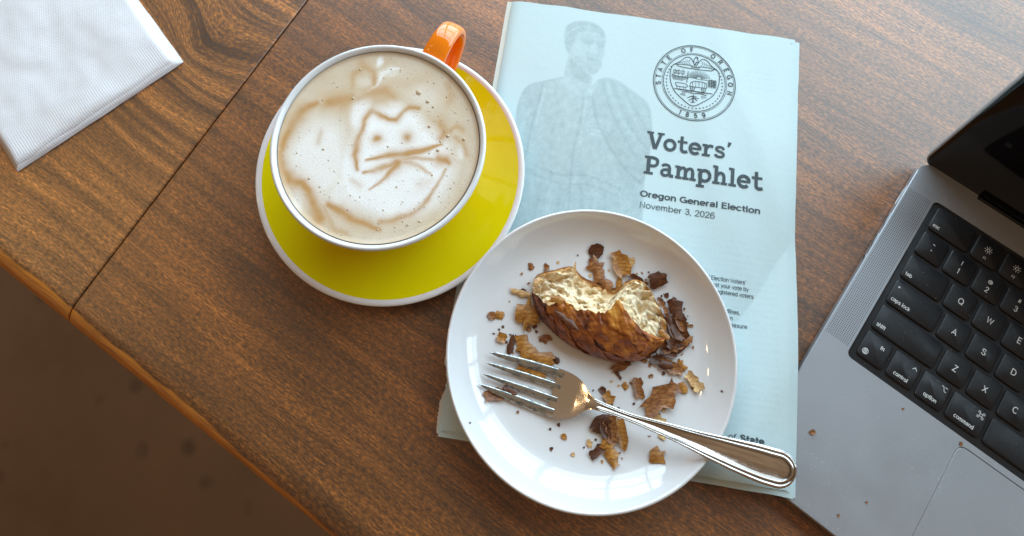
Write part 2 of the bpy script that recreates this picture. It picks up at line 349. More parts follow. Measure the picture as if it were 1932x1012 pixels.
# ------------------------------------------------------------------ plate
PC = np.array([0.0475, 0.0380]); PZ = 0.0042
plate = lathe('plate', [(0.0, 0.003), (0.046, 0.003), (0.0475, 0.0), (0.051, 0.0), (0.053, 0.0028), (0.066, 0.0055), (0.0755, 0.0098), (0.0815, 0.0152), (0.0845, 0.0190), (0.0852, 0.0202), (0.0849, 0.0212), (0.0841, 0.0216), (0.0832, 0.0211), (0.0815, 0.0190),
                        (0.0785, 0.0158), (0.0745, 0.0122), (0.0700, 0.0092), (0.0650, 0.0072), (0.058, 0.0061), (0.04, 0.0056), (0, 0.0055)], white, None, 160)
plate.location = (*PC, PZ)
tag(plate, 'round white plate with a raised rim holding the bitten pastry', 'plate')
def plate_z(x, y):
    r = math.hypot(x - PC[0], y - PC[1])
    return PZ + float(np.interp(r, [0, 0.04, 0.058, 0.065, 0.070, 0.0745, 0.0785, 0.0815], [0.0055, 0.0056, 0.0061, 0.0072, 0.0092, 0.0122, 0.0158, 0.0190]))
PF = PZ + 0.0057

# ------------------------------------------------------------------ pastry
Fp = [(1003, 556), (1012, 590), (1028, 612), (1050, 634), (1075, 651), (1105, 667), (1135, 678), (1165, 683), (1195, 683), (1218, 674), (1240, 657), (1263, 638)]
Rp = [(1005, 550), (1024, 566), (1044, 572), (1066, 566), (1086, 580), (1108, 588), (1130, 591), (1150, 584), (1168, 569), (1184, 592), (1203, 618), (1240, 640)]
Bp = [(1004, 538), (1014, 524), (1044, 514), (1078, 508), (1098, 531), (1124, 543), (1158, 553), (1184, 536), (1206, 530), (1226, 548), (1244, 584), (1264, 630)]
Rz = [.017, .024, .028, .030, .029, .028, .030, .034, .036, .032, .027, .018]; Bz = [.014, .018, .022, .022, .016, .013, .013, .023, .027, .023, .018, .013]
NS = 12
Fw = smoothline([at(x, y, PF + 0.003) for x, y in Fp], NS); Rw = smoothline([at(x, y, z) for (x, y), z in zip(Rp, Rz)], NS); Bw = smoothline([at(x, y, z) for (x, y), z in zip(Bp, Bz)], NS)
ns = len(Fw)
jag = vnoise(np.c_[np.arange(ns) * 0.23, np.zeros(ns)], 1.0, 3, 2.2)
Rw += np.c_[np.zeros(ns), jag * 0.0016, jag * 0.0012]; Bw[:, 2] += 0.0012 * vnoise(np.c_[np.arange(ns) * 0.3, np.ones(ns)], 1, 3, 7)
pastry = empty('pastry', (*at(1130, 620, PF)[:2], PF), 'bitten brown flaky pastry piece with pale torn crumb on the white plate', 'pastry')
po = np.array(pastry.location)
nc = 44; cv_, ct, cs = [], [], []
for i in range(ns):
    A, B = Fw[i], Rw[i]
    low = np.array([A[0] + (B[0] - A[0]) * 0.10, A[1] + (B[1] - A[1]) * 0.10, PF + 0.0001])
    for j in range(nc):
        t = j / (nc - 1)
        if t < 0.12: p = low + (A - low) * (t / 0.12)
        else:
            a = (t - 0.12) / 0.88 * math.pi / 2
            xy = A[:2] + (B[:2] - A[:2]) * (1 - math.cos(a)) ** 0.95; p = np.array([*xy, A[2] + (B[2] - A[2]) * math.sin(a) ** 0.9])
        cv_.append(p); ct.append(t); cs.append(i / ns)
cv_ = np.array(cv_); ct = np.array(ct); cs = np.array(cs)
dirn = np.array([0.52, -0.85]); along = cv_[:, :2] @ np.array([0.80, -0.60]); across = cv_[:, :2] @ np.array([0.60, 0.80])
ridg = np.array([mnoise.fractal(Vector((al * 45, ac * 420 + 2 * math.sin(al * 90), 0.3)), 1, 2, 3) for al, ac in zip(along, across)])
lump = vnoise(cv_, 130, 3, 4.0)
steps = np.abs(((across * 75 + along * 26 + 0.9 * lump) % 1.0) - 0.0); lay = np.where(steps < 0.12, -(0.12 - steps) / 0.12, 0)
dz = (ridg * 0.0006 + lump * 0.0009 + lay * 0.0013 * np.clip(1.5 - cs * 1.8, 0.12, 1)) * np.clip(ct * 5, 0, 1)
cv_[:, 2] += dz; cv_[:, 1] -= dz * 0.6
cv_[:, 2] = np.maximum(cv_[:, 2], PF + 0.0001)
gs = lambda c, w_: np.exp(-((cs - c) / w_) ** 2)
bk = 0.27 + 0.28 * ct ** 5 + 0.34 * gs(0.30, 0.07) * np.clip(ct * 1.6 - 0.5, 0, 1) + 0.40 * gs(0.68, 0.08) * np.clip(ct * 1.5 - 0.45, 0, 1) + 0.30 * gs(0.93, 0.07) * np.clip(1.4 - ct, 0, 1) - 0.25 * gs(0.10, 0.09) - 0.08 * gs(0.48, 0.1)
bk = bk + 0.15 * lump + 0.16 * ridg + 0.12 * lay
mc = mat('baked_crust', rough=0.4, spec=0.45, coat=0.22, coat_rough=0.22); g = N(mc)
tv = g.coord(rot=R(37), scale=(60, 420, 60)); fib = g.noise(tv, 1.0, 4, 0.65); pat = g.noise(g.coord(), 120, 4, 0.6)
T = g.attr('t').outputs['Fac']
bake = g.math('ADD', T, g.math('ADD', g.math('MULTIPLY', g.math('SUBTRACT', fib, 0.5), 0.55), g.math('MULTIPLY', g.math('SUBTRACT', pat, 0.5), 0.7)))
g.base(g.ramp(bake, [(0.0, (0.05, 0.014, 0.007)), (0.20, (0.14, 0.034, 0.010)), (0.42, (0.27, 0.068, 0.012)), (0.66, (0.52, 0.18, 0.020)), (0.88, (0.72, 0.35, 0.06))]))
g.rough(g.ramp(pat, [(0.35, 0.34), (0.65, 0.6)])); b1 = g.bump(fib, 0.45, 0.0005); g.bump(g.noise(g.coord(), 700, 4, 0.7), 0.5, 0.0005, b1)
mesh('crust', cv_ - po, gridfaces(ns, nc), mc, pastry, attrs={'t': bk})
cg = cv_.reshape(ns, nc, 3); bkg = bk.reshape(ns, nc)
def on_crust(a, b):
    a, b = min(max(a, 0), 1) * (ns - 1.001), min(max(b, 0.02), 0.995) * (nc - 1.001); i, j = int(a), int(b); u, q = a - i, b - j
    return (cg[i, j] * (1 - u) + cg[i + 1, j] * u) * (1 - q) + (cg[i, j + 1] * (1 - u) + cg[i + 1, j + 1] * u) * q
axis = np.array([(cg[:, 0].mean(0) + cg[:, -1].mean(0)) / 2])[0]
LAY = [(.10, .62, .20, .07, .9, -.10), (.17, .50, .24, .08, 1.0, -.02), (.24, .66, .22, .07, 1.0, .18), (.30, .42, .26, .09, 1.0, .02), (.33, .78, .16, .07, .9, .22), (.42, .60, .24, .10, .8, .05), (.50, .36, .22, .10, .9, -.05), (.52, .74, .16, .09, .7, .08),
       (.62, .55, .22, .10, .7, .20), (.70, .40, .20, .10, .8, .04), (.74, .70, .14, .08, .5, .26), (.82, .52, .16, .10, .6, .10), (.88, .36, .14, .10, .6, .20), (.38, .24, .20, .08, 1.0, -.08), (.62, .24, .18, .08, .9, .0), (.78, .22, .16, .09, .8, .14), (.06, .36, .14, .06, 1.0, -.12), (.93, .56, .08, .09, .4, .22)]
for q, (s0, t0, la, lb, an, tone) in enumerate(LAY):
    v, bb = [], []; mu, mw = 14, 8
    for i in range(mu):
        a = i / (mu - 1) * 2 - 1; hwid = lb * (1 - 0.55 * a * a) * (1 + 0.6 * mnoise.noise(Vector((a * 2.5, q * 3.1, 0))))
        for j in range(mw):
            b = j / (mw - 1) * 2 - 1; aa_ = a + 0.22 * mnoise.noise(Vector((b * 2.7, q * 1.7, a))); bo = b * hwid + 0.05 * mnoise.noise(Vector((a * 1.5, q, 4)))
            p = on_crust(s0 + aa_ * la * 0.5 * math.sin(an) + bo * 0.5 * math.cos(an), t0 - aa_ * la * 0.9 * math.cos(an) * 0.9 + bo * 1.5 * math.sin(an) - aa_ * la * .4)
            o_ = p - np.array([axis[0] * .2 + p[0] * .8, axis[1], PF]); o_ /= np.linalg.norm(o_)
            v.append(p + o_ * (0.00030 + 0.0006 * max(0, b) ** 3 + 0.0003 * max(0, abs(a) - .6) + 0.00012 * mnoise.noise(Vector((a * 4, b * 4, q))))); bb.append(0.34 + tone + 0.16 * mnoise.noise(Vector((a * 2, b * 3, q + .5))) + 0.10 * max(0, b))
    v = np.array(v) - po; n = len(v); f = gridfaces(mu, mw)
    mesh('crust_layer', v, f, mc, pastry, attrs={'t': bb})
nm = 48; mv, mt = [], []
for i in range(ns):
    A, B = Rw[i], Bw[i]
    back = np.array([B[0] + 0.0012, B[1] + 0.0035, PF + 0.0001])
    for j in range(nm):
        t = j / (nm - 1)
        if t <= 0.8:
            q = t / 0.8; p = A + (B - A) * q; span = np.linalg.norm(B[:2] - A[:2])
            p[2] -= 0.20 * span * math.sin(math.pi * q) ** 0.9
        else: p = B + (back - B) * ((t - 0.8) / 0.2)
        mv.append(p); mt.append(t)
mv = np.array(mv); mt = np.array(mt)
hol = vnoise(mv * np.array([1, 1.5, 1]), 120, 3, 1.7); fin = vnoise(mv, 700, 3, 8)
wgt = np.clip(np.minimum(mt / 0.08, 1), 0, 1) * np.where(mt > 0.85, 0.4, 1)
mv[:, 2] += (-np.maximum(0, np.abs(hol) - .08) * 0.0085 + 0.0012 + fin * 0.0012) * wgt; mv[:, 1] += fin * 0.0006 * wgt
mv[:, 2] = np.maximum(mv[:, 2], PF + 0.0001)
mcr = mat('torn_crumb', rough=0.75, spec=0.25, sss=0.25); g = N(mcr); t = g.coord()
T = g.attr('t').outputs['Fac']; n1 = g.noise(t, 260, 4, 0.6)
ed = g.math('ADD', g.math('ABSOLUTE', g.math('SUBTRACT', T, 0.38)), g.math('MULTIPLY', g.math('SUBTRACT', n1, 0.5), 0.35))
c = g.ramp(ed, [(0.0, (0.90, 0.76, 0.54)), (0.34, (0.88, 0.70, 0.44)), (0.45, (0.60, 0.30, 0.08)), (0.54, (0.24, 0.075, 0.016))])
c = g.mix(g.ramp(g.noise(t, 110, 3), [(0.55, 0.0), (0.7, 0.40)]), c, (0.76, 0.52, 0.28)); g.base(c)
b1 = g.bump(g.noise(t, 900, 4, 0.7), 0.8, 0.0009); g.bump(g.noise(t, 3000, 3, 0.7), 0.4, 0.0003, b1)
mesh('crumb', mv - po, gridfaces(ns, nm), mcr, pastry, attrs={'t': mt})

# ------------------------------------------------------------------ pastry flakes
def flake_mat(name, lo, mid, hi, rough=0.4):
    m = mat(name, rough=rough, spec=0.45); g = N(m); t = g.coord(scale=(1, 1, 1)); 
    n1 = g.noise(g.coord(scale=(1, 3, 1)), 260, 4, 0.65)
    g.base(g.ramp(n1, [(0.3, lo), (0.5, mid), (0.72, hi)])); g.bump(g.noise(t, 900, 3), 0.5, 0.0004); return m
FM = {'dark': flake_mat('flake_dark', (0.035, 0.011, 0.005), (0.085, 0.026, 0.010), (0.17, 0.058, 0.020), 0.35),
      'brown': flake_mat('flake_brown', (0.085, 0.026, 0.008), (0.24, 0.088, 0.024), (0.46, 0.22, 0.075)),
      'caramel': flake_mat('flake_caramel', (0.17, 0.058, 0.009), (0.36, 0.150, 0.028), (0.58, 0.30, 0.075), 0.3),
      'tan': flake_mat('flake_tan', (0.30, 0.13, 0.04), (0.55, 0.32, 0.12), (0.78, 0.58, 0.32), 0.6)}
def flake(parent_loc, cx, cy, L, Wd, ang, kind, lift=0.0, curl=0.35, zf=None, name='pastry_flake', label=None, group=None, parent=None, taper=0.35, bend=0.0, vertical=0.0):
    zf = zf or plate_z
    z0 = zf(*at(cx, cy, PF)[:2]); c = at(cx, cy, z0)
    z0 = zf(c[0], c[1])
    d = at(cx + math.cos(R(ang)) * 10, cy + math.sin(R(ang)) * 10, z0) - c; d /= np.linalg.norm(d)
    nrm = np.array([-d[1], d[0], 0]); mpp = np.linalg.norm(at(cx + 10, cy, z0) - c) / 10
    nu, nv = (7, 5) if L > 26 else ((5, 4) if L > 9 else (4, 3))
    L_, W_ = L * mpp * 1.04, Wd * mpp * 1.3; s0 = rng.uniform(0, 100); top = []
    for i in range(nu):
        u = i / (nu - 1) * 2 - 1
        wu = (1 - taper * abs(u) ** 2) * (1 + 0.85 * mnoise.noise(Vector((u * 2.1 + s0, 0, 0))))
        off = 0.35 * mnoise.noise(Vector((u * 1.4 + s0, 5, 0))) + bend * u * u
        for j in range(nv):
            q = j / (nv - 1) * 2 - 1
            uu = u + (0.30 * mnoise.noise(Vector((u * 5 + s0, q * 5, 2))) + 0.32 * mnoise.noise(Vector((q * 2.3 + s0, 7, u)))) 
            xy = c + d * uu * L_ / 2 + nrm * (q * wu * 0.5 + off * 0.5) * W_
            h = 0.45 * curl * W_ * (q * q if s0 % 2 < 1 else 1 - q * q) * 0.5 + 0.05 * W_ * (1 + mnoise.noise(Vector((u * 2 + s0, q * 2, 9)))) + vertical * L_ * (u + 1) / 2
            top.append((xy[0], xy[1], max(zf(xy[0], xy[1]), 0) + lift + 0.00025 + h))
    top = np.array(top); bot = top - np.array([0, 0, 0.00025])
    o0 = top.mean(0); o0[2] = top[:, 2].min()
    n = nu * nv; f = gridfaces(nu, nv) + gridfaces(nu, nv, True, n)
    bl = [i * nv for i in range(nu)] + [(nu - 1) * nv + j for j in range(1, nv)] + [i * nv + nv - 1 for i in range(nu - 2, -1, -1)] + list(range(nv - 2, 0, -1))
    for a, b in zip(bl, bl[1:] + bl[:1]): f.append((b, a, a + n, b + n))
    if parent is not None: o0 = po
    o = mesh(name, np.r_[top, bot] - o0, f, FM[kind], parent, sharp=22)
    if parent is None:
        o.location = o0; tag(o, label, 'pastry flake' if L > 12 else 'crumb', group)
    return o
GR = 'pastry flakes scattered on the white plate'
FL = [  # x, y, length, width, angle, kind, lift, curl, label
 (1124, 475, 25, 20, -20, 'dark', 0, .4, 'dark brown flake nearest the far rim of the white plate'),
 (1126, 510, 44, 20, 68, 'brown', .0006, .4, 'mottled brown strip of crust pointing at the middle of the pastry'),
 (1142, 536, 26, 15, 40, 'brown', .001, .4, 'short brown flake touching the far side of the pastry'),
 (1170, 500, 46, 24, 66, 'caramel', .0008, .5, 'bent caramel flake right of the mottled brown strip'),
 (1187, 494, 18, 14, 30, 'tan', .0012, .3, 'beige scrap clinging to the bent caramel flake'),
 (1167, 538, 24, 9, -75, 'caramel', .0006, .3, 'thin caramel sliver behind the notch of the pastry'),
 (1204, 532, 34, 11, 30, 'dark', .002, .5, 'dark curved strip behind the right bump of the pastry'),
 (1240, 529, 32, 22, -15, 'dark', .0012, .6, 'dark glossy wedge of crust beyond the right end of the pastry'),
 (1248, 568, 17, 7, 35, 'dark', 0, .3, 'small dark splinter right of the pastry top'),
 (1273, 588, 44, 22, 70, 'dark', .0016, .6, 'tall dark leaf-like flake standing right of the pastry'),
 (1276, 622, 46, 26, 50, 'dark', .002, .6, 'large dark flake under the leaf-like one at the pastry right end'),
 (1290, 637, 30, 18, 60, 'brown', .0014, .5, 'brown fibrous flake at the outer side of the right heap'),
 (1268, 652, 44, 20, -25, 'brown', .001, .5, 'fibrous brown flake at the lower side of the right heap'),
 (1262, 668, 28, 12, 20, 'dark', .001, .5, 'dark shred below the right heap of flakes'),
 (1243, 682, 28, 18, 40, 'dark', .0004, .5, 'dark torn flake below the right corner of the pastry'),
 (1268, 694, 40, 16, 25, 'brown', .0004, .5, 'long brown flake fraying below the right heap'),
 (1262, 640, 34, 14, 75, 'dark', .0030, .6, 'dark upright flake in the middle of the right heap'),
 (1284, 655, 26, 12, -40, 'dark', .0012, .6, 'dark scrap on the outer lower edge of the right heap'),
 (1286, 604, 22, 10, 70, 'dark', .0014, .5, 'dark sliver between the leaf-like flake and the right heap'),
 (1256, 690, 26, 11, 10, 'dark', .0014, .5, 'dark sliver lying on the frayed row below the heap'),
 (1141, 812, 30, 14, 70, 'dark', .0016, .5, 'dark scrap lying on the lumpy flake below the fork neck'),
 (1287, 690, 20, 9, 60, 'caramel', .0004, .4, 'narrow caramel flake ending the frayed row below the heap'),
 (1172, 690, 36, 14, -30, 'brown', .0006, .6, 'brown curled flake under the front lip of the pastry'),
 (1164, 704, 26, 6, 55, 'dark', .0004, .3, 'hooked thin dark shaving in front of the pastry'),
 (1180, 729, 12, 9, 60, 'caramel', 0, .3, 'small caramel chip in front of the pastry'),
 (1204, 733, 36, 16, 80, 'brown', .0003, .5, 'mottled upright brown flake between pastry and fork handle'),
 (1246, 752, 76, 30, -42, 'brown', .0006, .5, 'largest mottled brown flake beside the fork handle'),
 (1288, 731, 20, 12, 70, 'caramel', .0003, .4, 'caramel flake just right of the largest flake'),
 (1309, 721, 36, 16, 55, 'tan', .0006, .6, 'pale tan crumpled flake farthest right on the plate'),
 (1137, 737, 13, 10, 40, 'dark', 0, .4, 'dark chip above the neck of the fork'),
 (1148, 751, 22, 14, 50, 'caramel', .0003, .5, 'caramel flake touching the fork just past its neck'),
 (1241, 791, 26, 10, 20, 'tan', .0003, .4, 'tan scrap against the upper side of the fork handle'),
 (1249, 823, 14, 8, 20, 'tan', .0002, .3, 'small tan scrap against the lower side of the fork handle'),
 (1134, 800, 36, 24, -30, 'dark', .0006, .5, 'dark lumpy flake below the neck of the fork'),
 (1153, 812, 44, 18, 80, 'brown', .0012, .5, 'brown flake at the middle of the heap below the fork'),
 (1172, 818, 52, 15, 82, 'caramel', .0010, .6, 'translucent caramel strip at the right of the heap below the fork'),
 (1150, 848, 38, 20, 75, 'caramel', .0006, .5, 'caramel flake continuing the heap below the fork'),
 (1158, 872, 20, 14, 60, 'caramel', .0004, .5, 'lowest caramel flake of the heap below the fork'),
 (1126, 852, 32, 13, -45, 'dark', .0003, .7, 'dark curved shaving left of the lowest caramel flake'),
 (1112, 837, 14, 8, 75, 'tan', 0, .3, 'small tan chip left of the heap below the fork'),
 (1239, 860, 26, 20, 10, 'caramel', .0003, .5, 'lone square caramel flake near the near rim below the handle'),
 (996, 594, 46, 32, 15, 'caramel', .0010, .35, 'large caramel sheet of crust left of the pastry'),
 (983, 553, 38, 9, 12, 'tan', .0008, .5, 'twisted tan shred reaching left from the pastry'),
 (988, 550, 10, 6, 45, 'dark', .0010, .3, 'tiny dark bit on the twisted tan shred'),
 (928, 596, 14, 12, 70, 'brown', 0, .4, 'left one of two small brown crumbs by the left rim'),
 (943, 595, 16, 12, 30, 'caramel', 0, .4, 'right one of two small brown crumbs by the left rim'),
 (947, 638, 18, 15, 30, 'caramel', .0003, .5, 'caramel chip above the tip of the top fork tine'),
 (965, 650, 34, 10, -72, 'dark', .0003, .6, 'slim dark shaving above the top fork tine'),
 (987, 651, 34, 22, 75, 'caramel', .0006, .5, 'caramel flake touching the top fork tine'),
 (1029, 639, 22, 11, -5, 'brown', .0002, .4, 'small brown flake between the pastry front and the fork'),
 (1014, 674, 58, 22, 12, 'caramel', .0006, .5, 'long caramel flake under the upper two fork tines'),
 (1003, 697, 52, 20, 22, 'caramel', .0003, .4, 'translucent caramel flake between the upper two fork tines'),
 (1050, 680, 12, 9, 45, 'dark', 0, .4, 'small dark chip by the root of the top fork tine'),
 (942, 744, 52, 20, -8, 'brown', .0004, .3, 'brown flake under the lowest two fork tines'),
 (962, 741, 26, 18, 20, 'dark', .0012, .5, 'dark lump on the brown flake under the lowest tines'),
 (1002, 503, 13, 8, 70, 'brown', 0, .4, 'left one of two crumbs beyond the left end of the pastry'),
 (1031, 505, 10, 9, 0, 'brown', 0, .4, 'right one of two crumbs beyond the left end of the pastry'),
]
for x, y, L, W_, a, kd, li, cu, lab in FL:
    flake(None, x, y, L, W_, a, kd, li, cu, label=lab, group=GR)
for x, y, s, kd in ((1090, 482, 3, 'dark'), (1224, 514, 3, 'dark'), (1258, 558, 8, 'dark'), (1248, 559, 4, 'dark'), (1296, 611, 6, 'brown'), (1304, 615, 6, 'brown'), (1228, 710, 8, 'brown'), (1196, 762, 5, 'dark'), (1167, 771, 5, 'dark'), (1252, 774, 7, 'tan'),
                    (1244, 782, 4, 'dark'), (1124, 830, 4, 'dark'), (1081, 858, 7, 'tan'), (1064, 824, 10, 'caramel'), (1040, 847, 6, 'dark'), (1038, 810, 4, 'dark'), (1054, 802, 6, 'dark'), (977, 778, 5, 'brown'), (887, 798, 3, 'dark'),
                    (997, 621, 9, 'brown'), (1009, 617, 8, 'dark'), (1012, 626, 5, 'dark'), (949, 617, 5, 'dark'), (942, 622, 4, 'dark'), (963, 632, 4, 'dark'), (956, 646, 5, 'dark'), (989, 633, 4, 'brown'), (1239, 655, 6, 'dark'), (1364, 738, 3, 'dark'),
                    (1222, 673, 9, 'dark'), (1217, 681, 8, 'brown'), (1108, 531, 6, 'dark'), (1226, 690, 6, 'brown'), (1252, 705, 6, 'dark'), (1160, 880, 4, 'tan')):
    flake(None, x, y, s, s * 0.75, rng.uniform(0, 180), kd, name='pastry_crumb', label='tiny pastry crumb strewn over the white plate', group='tiny pastry crumbs on the white plate')
k = 0
while k < 85:
    b = FL[(list(range(5, 20)) + list(range(24, 36)) + list(range(len(FL))))[rng.integers(0, 27 + len(FL))]]; x, y = b[0] + rng.normal(0, 17), b[1] + rng.normal(0, 15); q = at(x, y, PF)
    if math.hypot(q[0] - PC[0], q[1] - PC[1]) > 0.066: continue
    flake(None, x, y, rng.uniform(2, 5.5), rng.uniform(1.5, 4), rng.uniform(0, 180), ('dark', 'brown', 'caramel', 'tan')[rng.integers(0, 4)], name='pastry_crumb', label='tiny pastry crumb strewn over the white plate', group='tiny pastry crumbs on the white plate'); k += 1
for x, y, L, W_, a, kd, h in ((1283, 612, 26, 9, 60, 'brown', .003), (1262, 600, 30, 9, 75, 'dark', .003), (1250, 612, 26, 8, 70, 'caramel', .004), (1050, 574, 26, 10, 10, 'caramel', .019), (1040, 578, 18, 8, -25, 'tan', .019), (1240, 645, 30, 10, -20, 'brown', .006), (1252, 634, 22, 9, 40, 'caramel', .007),
                              (1083, 520, 26, 4, -86, 'tan', .018), (1068, 612, 50, 9, 38, 'dark', .0185), (1195, 676, 44, 12, -10, 'brown', .003), (1230, 664, 26, 10, -35, 'dark', .002), (1018, 538, 18, 8, -30, 'tan', .011), (1248, 580, 30, 7, 60, 'brown', .008)):
    flake(None, x - 3, y, L, W_, a, kd, h, 0.5, name='loose_layer', parent=pastry)

# ------------------------------------------------------------------ fork
steel = mat('polished_steel', (0.80, 0.78, 0.75), 0.14, 1.0); g = N(steel)
t = g.coord(scale=(1, 6, 1)); nz = g.noise(t, 300, 3); g.rough(g.ramp(nz, [(0.3, 0.10), (0.7, 0.22)])); g.bump(g.noise(g.coord(), 120, 2), 0.04, 0.0006)
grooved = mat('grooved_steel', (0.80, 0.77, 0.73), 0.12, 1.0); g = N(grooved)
strk = g.ramp(g.noise(g.coord(scale=(1, 12, 1)), 16, 4, 0.6), [(0.44, 0.0), (0.60, 0.75)])  # brown streaks along the handle, a painted stand-in for darker reflections
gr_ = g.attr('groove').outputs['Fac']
g.base(g.mix(g.math('MINIMUM', gr_, 0.92), g.mix(strk, (0.88, 0.87, 0.86), (0.42, 0.34, 0.27)), (0.05, 0.055, 0.06)))  # dark reflections between the beads are painted into the base colour
g.rough(g.ramp(g.noise(g.coord(scale=(1, 6, 1)), 300, 3), [(0.3, 0.08), (0.7, 0.18)]))
tarn = mat('tarnished_steel', (0.5, 0.52, 0.52), 0.2, 1.0); g = N(tarn); nz = g.noise(g.coord(scale=(1, 2.5, 1)), 260, 4, 0.65)
g.base(g.ramp(nz, [(0.35, (0.16, 0.19, 0.20)), (0.52, (0.50, 0.53, 0.53)), (0.7, (0.72, 0.74, 0.72))])); g.rough(g.ramp(nz, [(0.3, 0.34), (0.7, 0.16)]))
ft, fe = at(914, 695.5, 0.0125), at(1503, 893, 0.0285)
FA = math.atan2(fe[1] - ft[1], fe[0] - ft[0]); FLn = math.hypot(*(fe - ft)[:2]); K = FLn / 0.181
fork = empty('fork', (ft[0], ft[1], PF), 'steel dinner fork lying across the plate with its handle over the rim', 'fork', rotz=FA)
def fz(s): return np.interp(s, FZS, FZZ)
FZS_, FZZ_ = [0, 12, 28, 42, 52, 60, 68, 80, 100, 120, 131, 145, 165, 181], [14.6, 13.0, 11.8, 12.2, 13.4, 15.4, 18.2, 21.6, 25.0, 26.9, 27.5, 28.0, 28.2, 27.6]
fzz = smoothline(np.c_[FZS_, FZZ_], 8); FZS, FZZ = fzz[:, 0], fzz[:, 1]
def fpt(s, n, h): return (s * K / 1000, n * K / 1000, (h) / 1000 - PF)
hw = smoothline([(44, 13.4), (48, 13.3), (53, 12.2), (57, 10.3), (60, 7.6), (63, 4.8), (66, 3.2), (70, 2.7), (80, 2.3), (90, 2.4), (100, 3.2), (112, 4.2), (125, 5.6), (140, 7.6), (155, 9.3), (163, 9.9), (171, 10.0)], 8)
OFF = lambda s: float(np.interp(s, [0, 50, 60, 66, 88, 110, 132, 150, 165, 181], [0, 0, .4, .6, -.3, -.5, -1.2, -1.4, -1.3, -.4]))
# handle
S = np.concatenate([np.linspace(62, 171, 150), 171 + 10 * np.sin(np.linspace(0, math.pi / 2, 22))[1:]]); nv = 45
ht_, hb, gro = [], [], []
for s in S:
    w_ = np.interp(s, hw[:, 0], hw[:, 1]) if s <= 171 else 10.0 * math.sqrt(max(0.0004, 1 - ((s - 171) / 10.02) ** 2))
    for j in range(nv):
        q = -math.cos(math.pi * j / (nv - 1)); n = q * w_
        d = w_ - abs(n)
        if s > 171: d = min(d, 10.0 - math.hypot(s - 171, n))
        elif s > 160: d = min(d, 181.2 - s)
        d = max(d, 0)
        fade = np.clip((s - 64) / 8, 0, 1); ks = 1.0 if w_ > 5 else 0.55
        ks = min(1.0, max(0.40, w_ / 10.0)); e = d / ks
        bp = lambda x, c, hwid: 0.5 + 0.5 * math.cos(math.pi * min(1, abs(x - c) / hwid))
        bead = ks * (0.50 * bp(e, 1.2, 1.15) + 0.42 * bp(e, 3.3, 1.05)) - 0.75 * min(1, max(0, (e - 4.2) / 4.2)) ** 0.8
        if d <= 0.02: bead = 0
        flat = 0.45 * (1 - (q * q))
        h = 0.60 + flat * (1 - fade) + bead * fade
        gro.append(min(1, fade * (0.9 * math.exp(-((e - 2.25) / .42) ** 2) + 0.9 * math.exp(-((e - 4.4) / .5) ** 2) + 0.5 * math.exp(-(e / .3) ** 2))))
        n += OFF(s); ht_.append(fpt(s, n, fz(s) + h)); hb.append(fpt(s, n, fz(s) - 0.9 + 0.5 * q * q))
n = len(ht_); f = gridfaces(len(S), nv, True) + gridfaces(len(S), nv, False, n)
for i in range(len(S) - 1):
    a, b = i * nv, (i + 1) * nv; f.append((a, b, b + n, a + n)); a, b = a + nv - 1, b + nv - 1; f.append((b, a, a + n, b + n))
e = (len(S) - 1) * nv
for j in range(nv - 1): f.append((e + j, e + j + 1, e + j + 1 + n, e + j + n))
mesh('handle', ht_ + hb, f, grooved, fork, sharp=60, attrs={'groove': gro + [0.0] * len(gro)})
# head
S = np.linspace(42, 66, 34); nv = 33; t_, b_ = [], []
TC = [-11.1, -3.8, 3.8, 11.1]
for s in S:
    w_ = np.interp(s, hw[:, 0], hw[:, 1])
    for j in range(nv):
        q = j / (nv - 1) * 2 - 1; nn = q * w_
        dish = -1.0 * (1 - q * q) * np.clip((66 - s) / 10, 0, 1)
        # the slots between the tines run a few millimetres into the head
        nn += OFF(s); t_.append(fpt(s, nn, fz(s) + 0.8 + dish)); b_.append(fpt(s, nn, fz(s) - 0.8 + dish))
n = len(t_); f = gridfaces(len(S), nv, True) + gridfaces(len(S), nv, False, n)
for i in range(len(S) - 1):
    a, b = i * nv, (i + 1) * nv; f.append((a, b, b + n, a + n)); a, b = a + nv - 1, b + nv - 1; f.append((b, a, a + n, b + n))
for j in range(nv - 1): f.append((j + 1, j, j + n, j + 1 + n))
mesh('head', t_ + b_, f, steel, fork, sharp=60)
for ci, tcn in enumerate(TC):
    S = np.linspace(0, 46, 40); tipn = tcn * 0.845; path = []
    for s in S:
        nn = tipn + (tcn - tipn) * min(1, s / 40) ** 0.8; q = nn / 13.4
        path.append(fpt(s, nn, fz(s) - 1.0 * (1 - q * q) * np.clip(s / 44, 0, 1)))
    wd = lambda i: K / 1000 * (0.45 + (2.05 if ci in (0, 3) else 1.45) * min(1, S[i] / 26) ** 0.7) * (0.25 + 0.75 * min(1, S[i] / 2.5))
    tk = lambda i: K / 1000 * (0.35 + 0.55 * min(1, S[i] / 30))
    v, f = sweep(path, lambda i: (0, 0, 1), wd, tk, 20, 3.6)
    mesh('tine', v, f, tarn, fork, sharp=60)

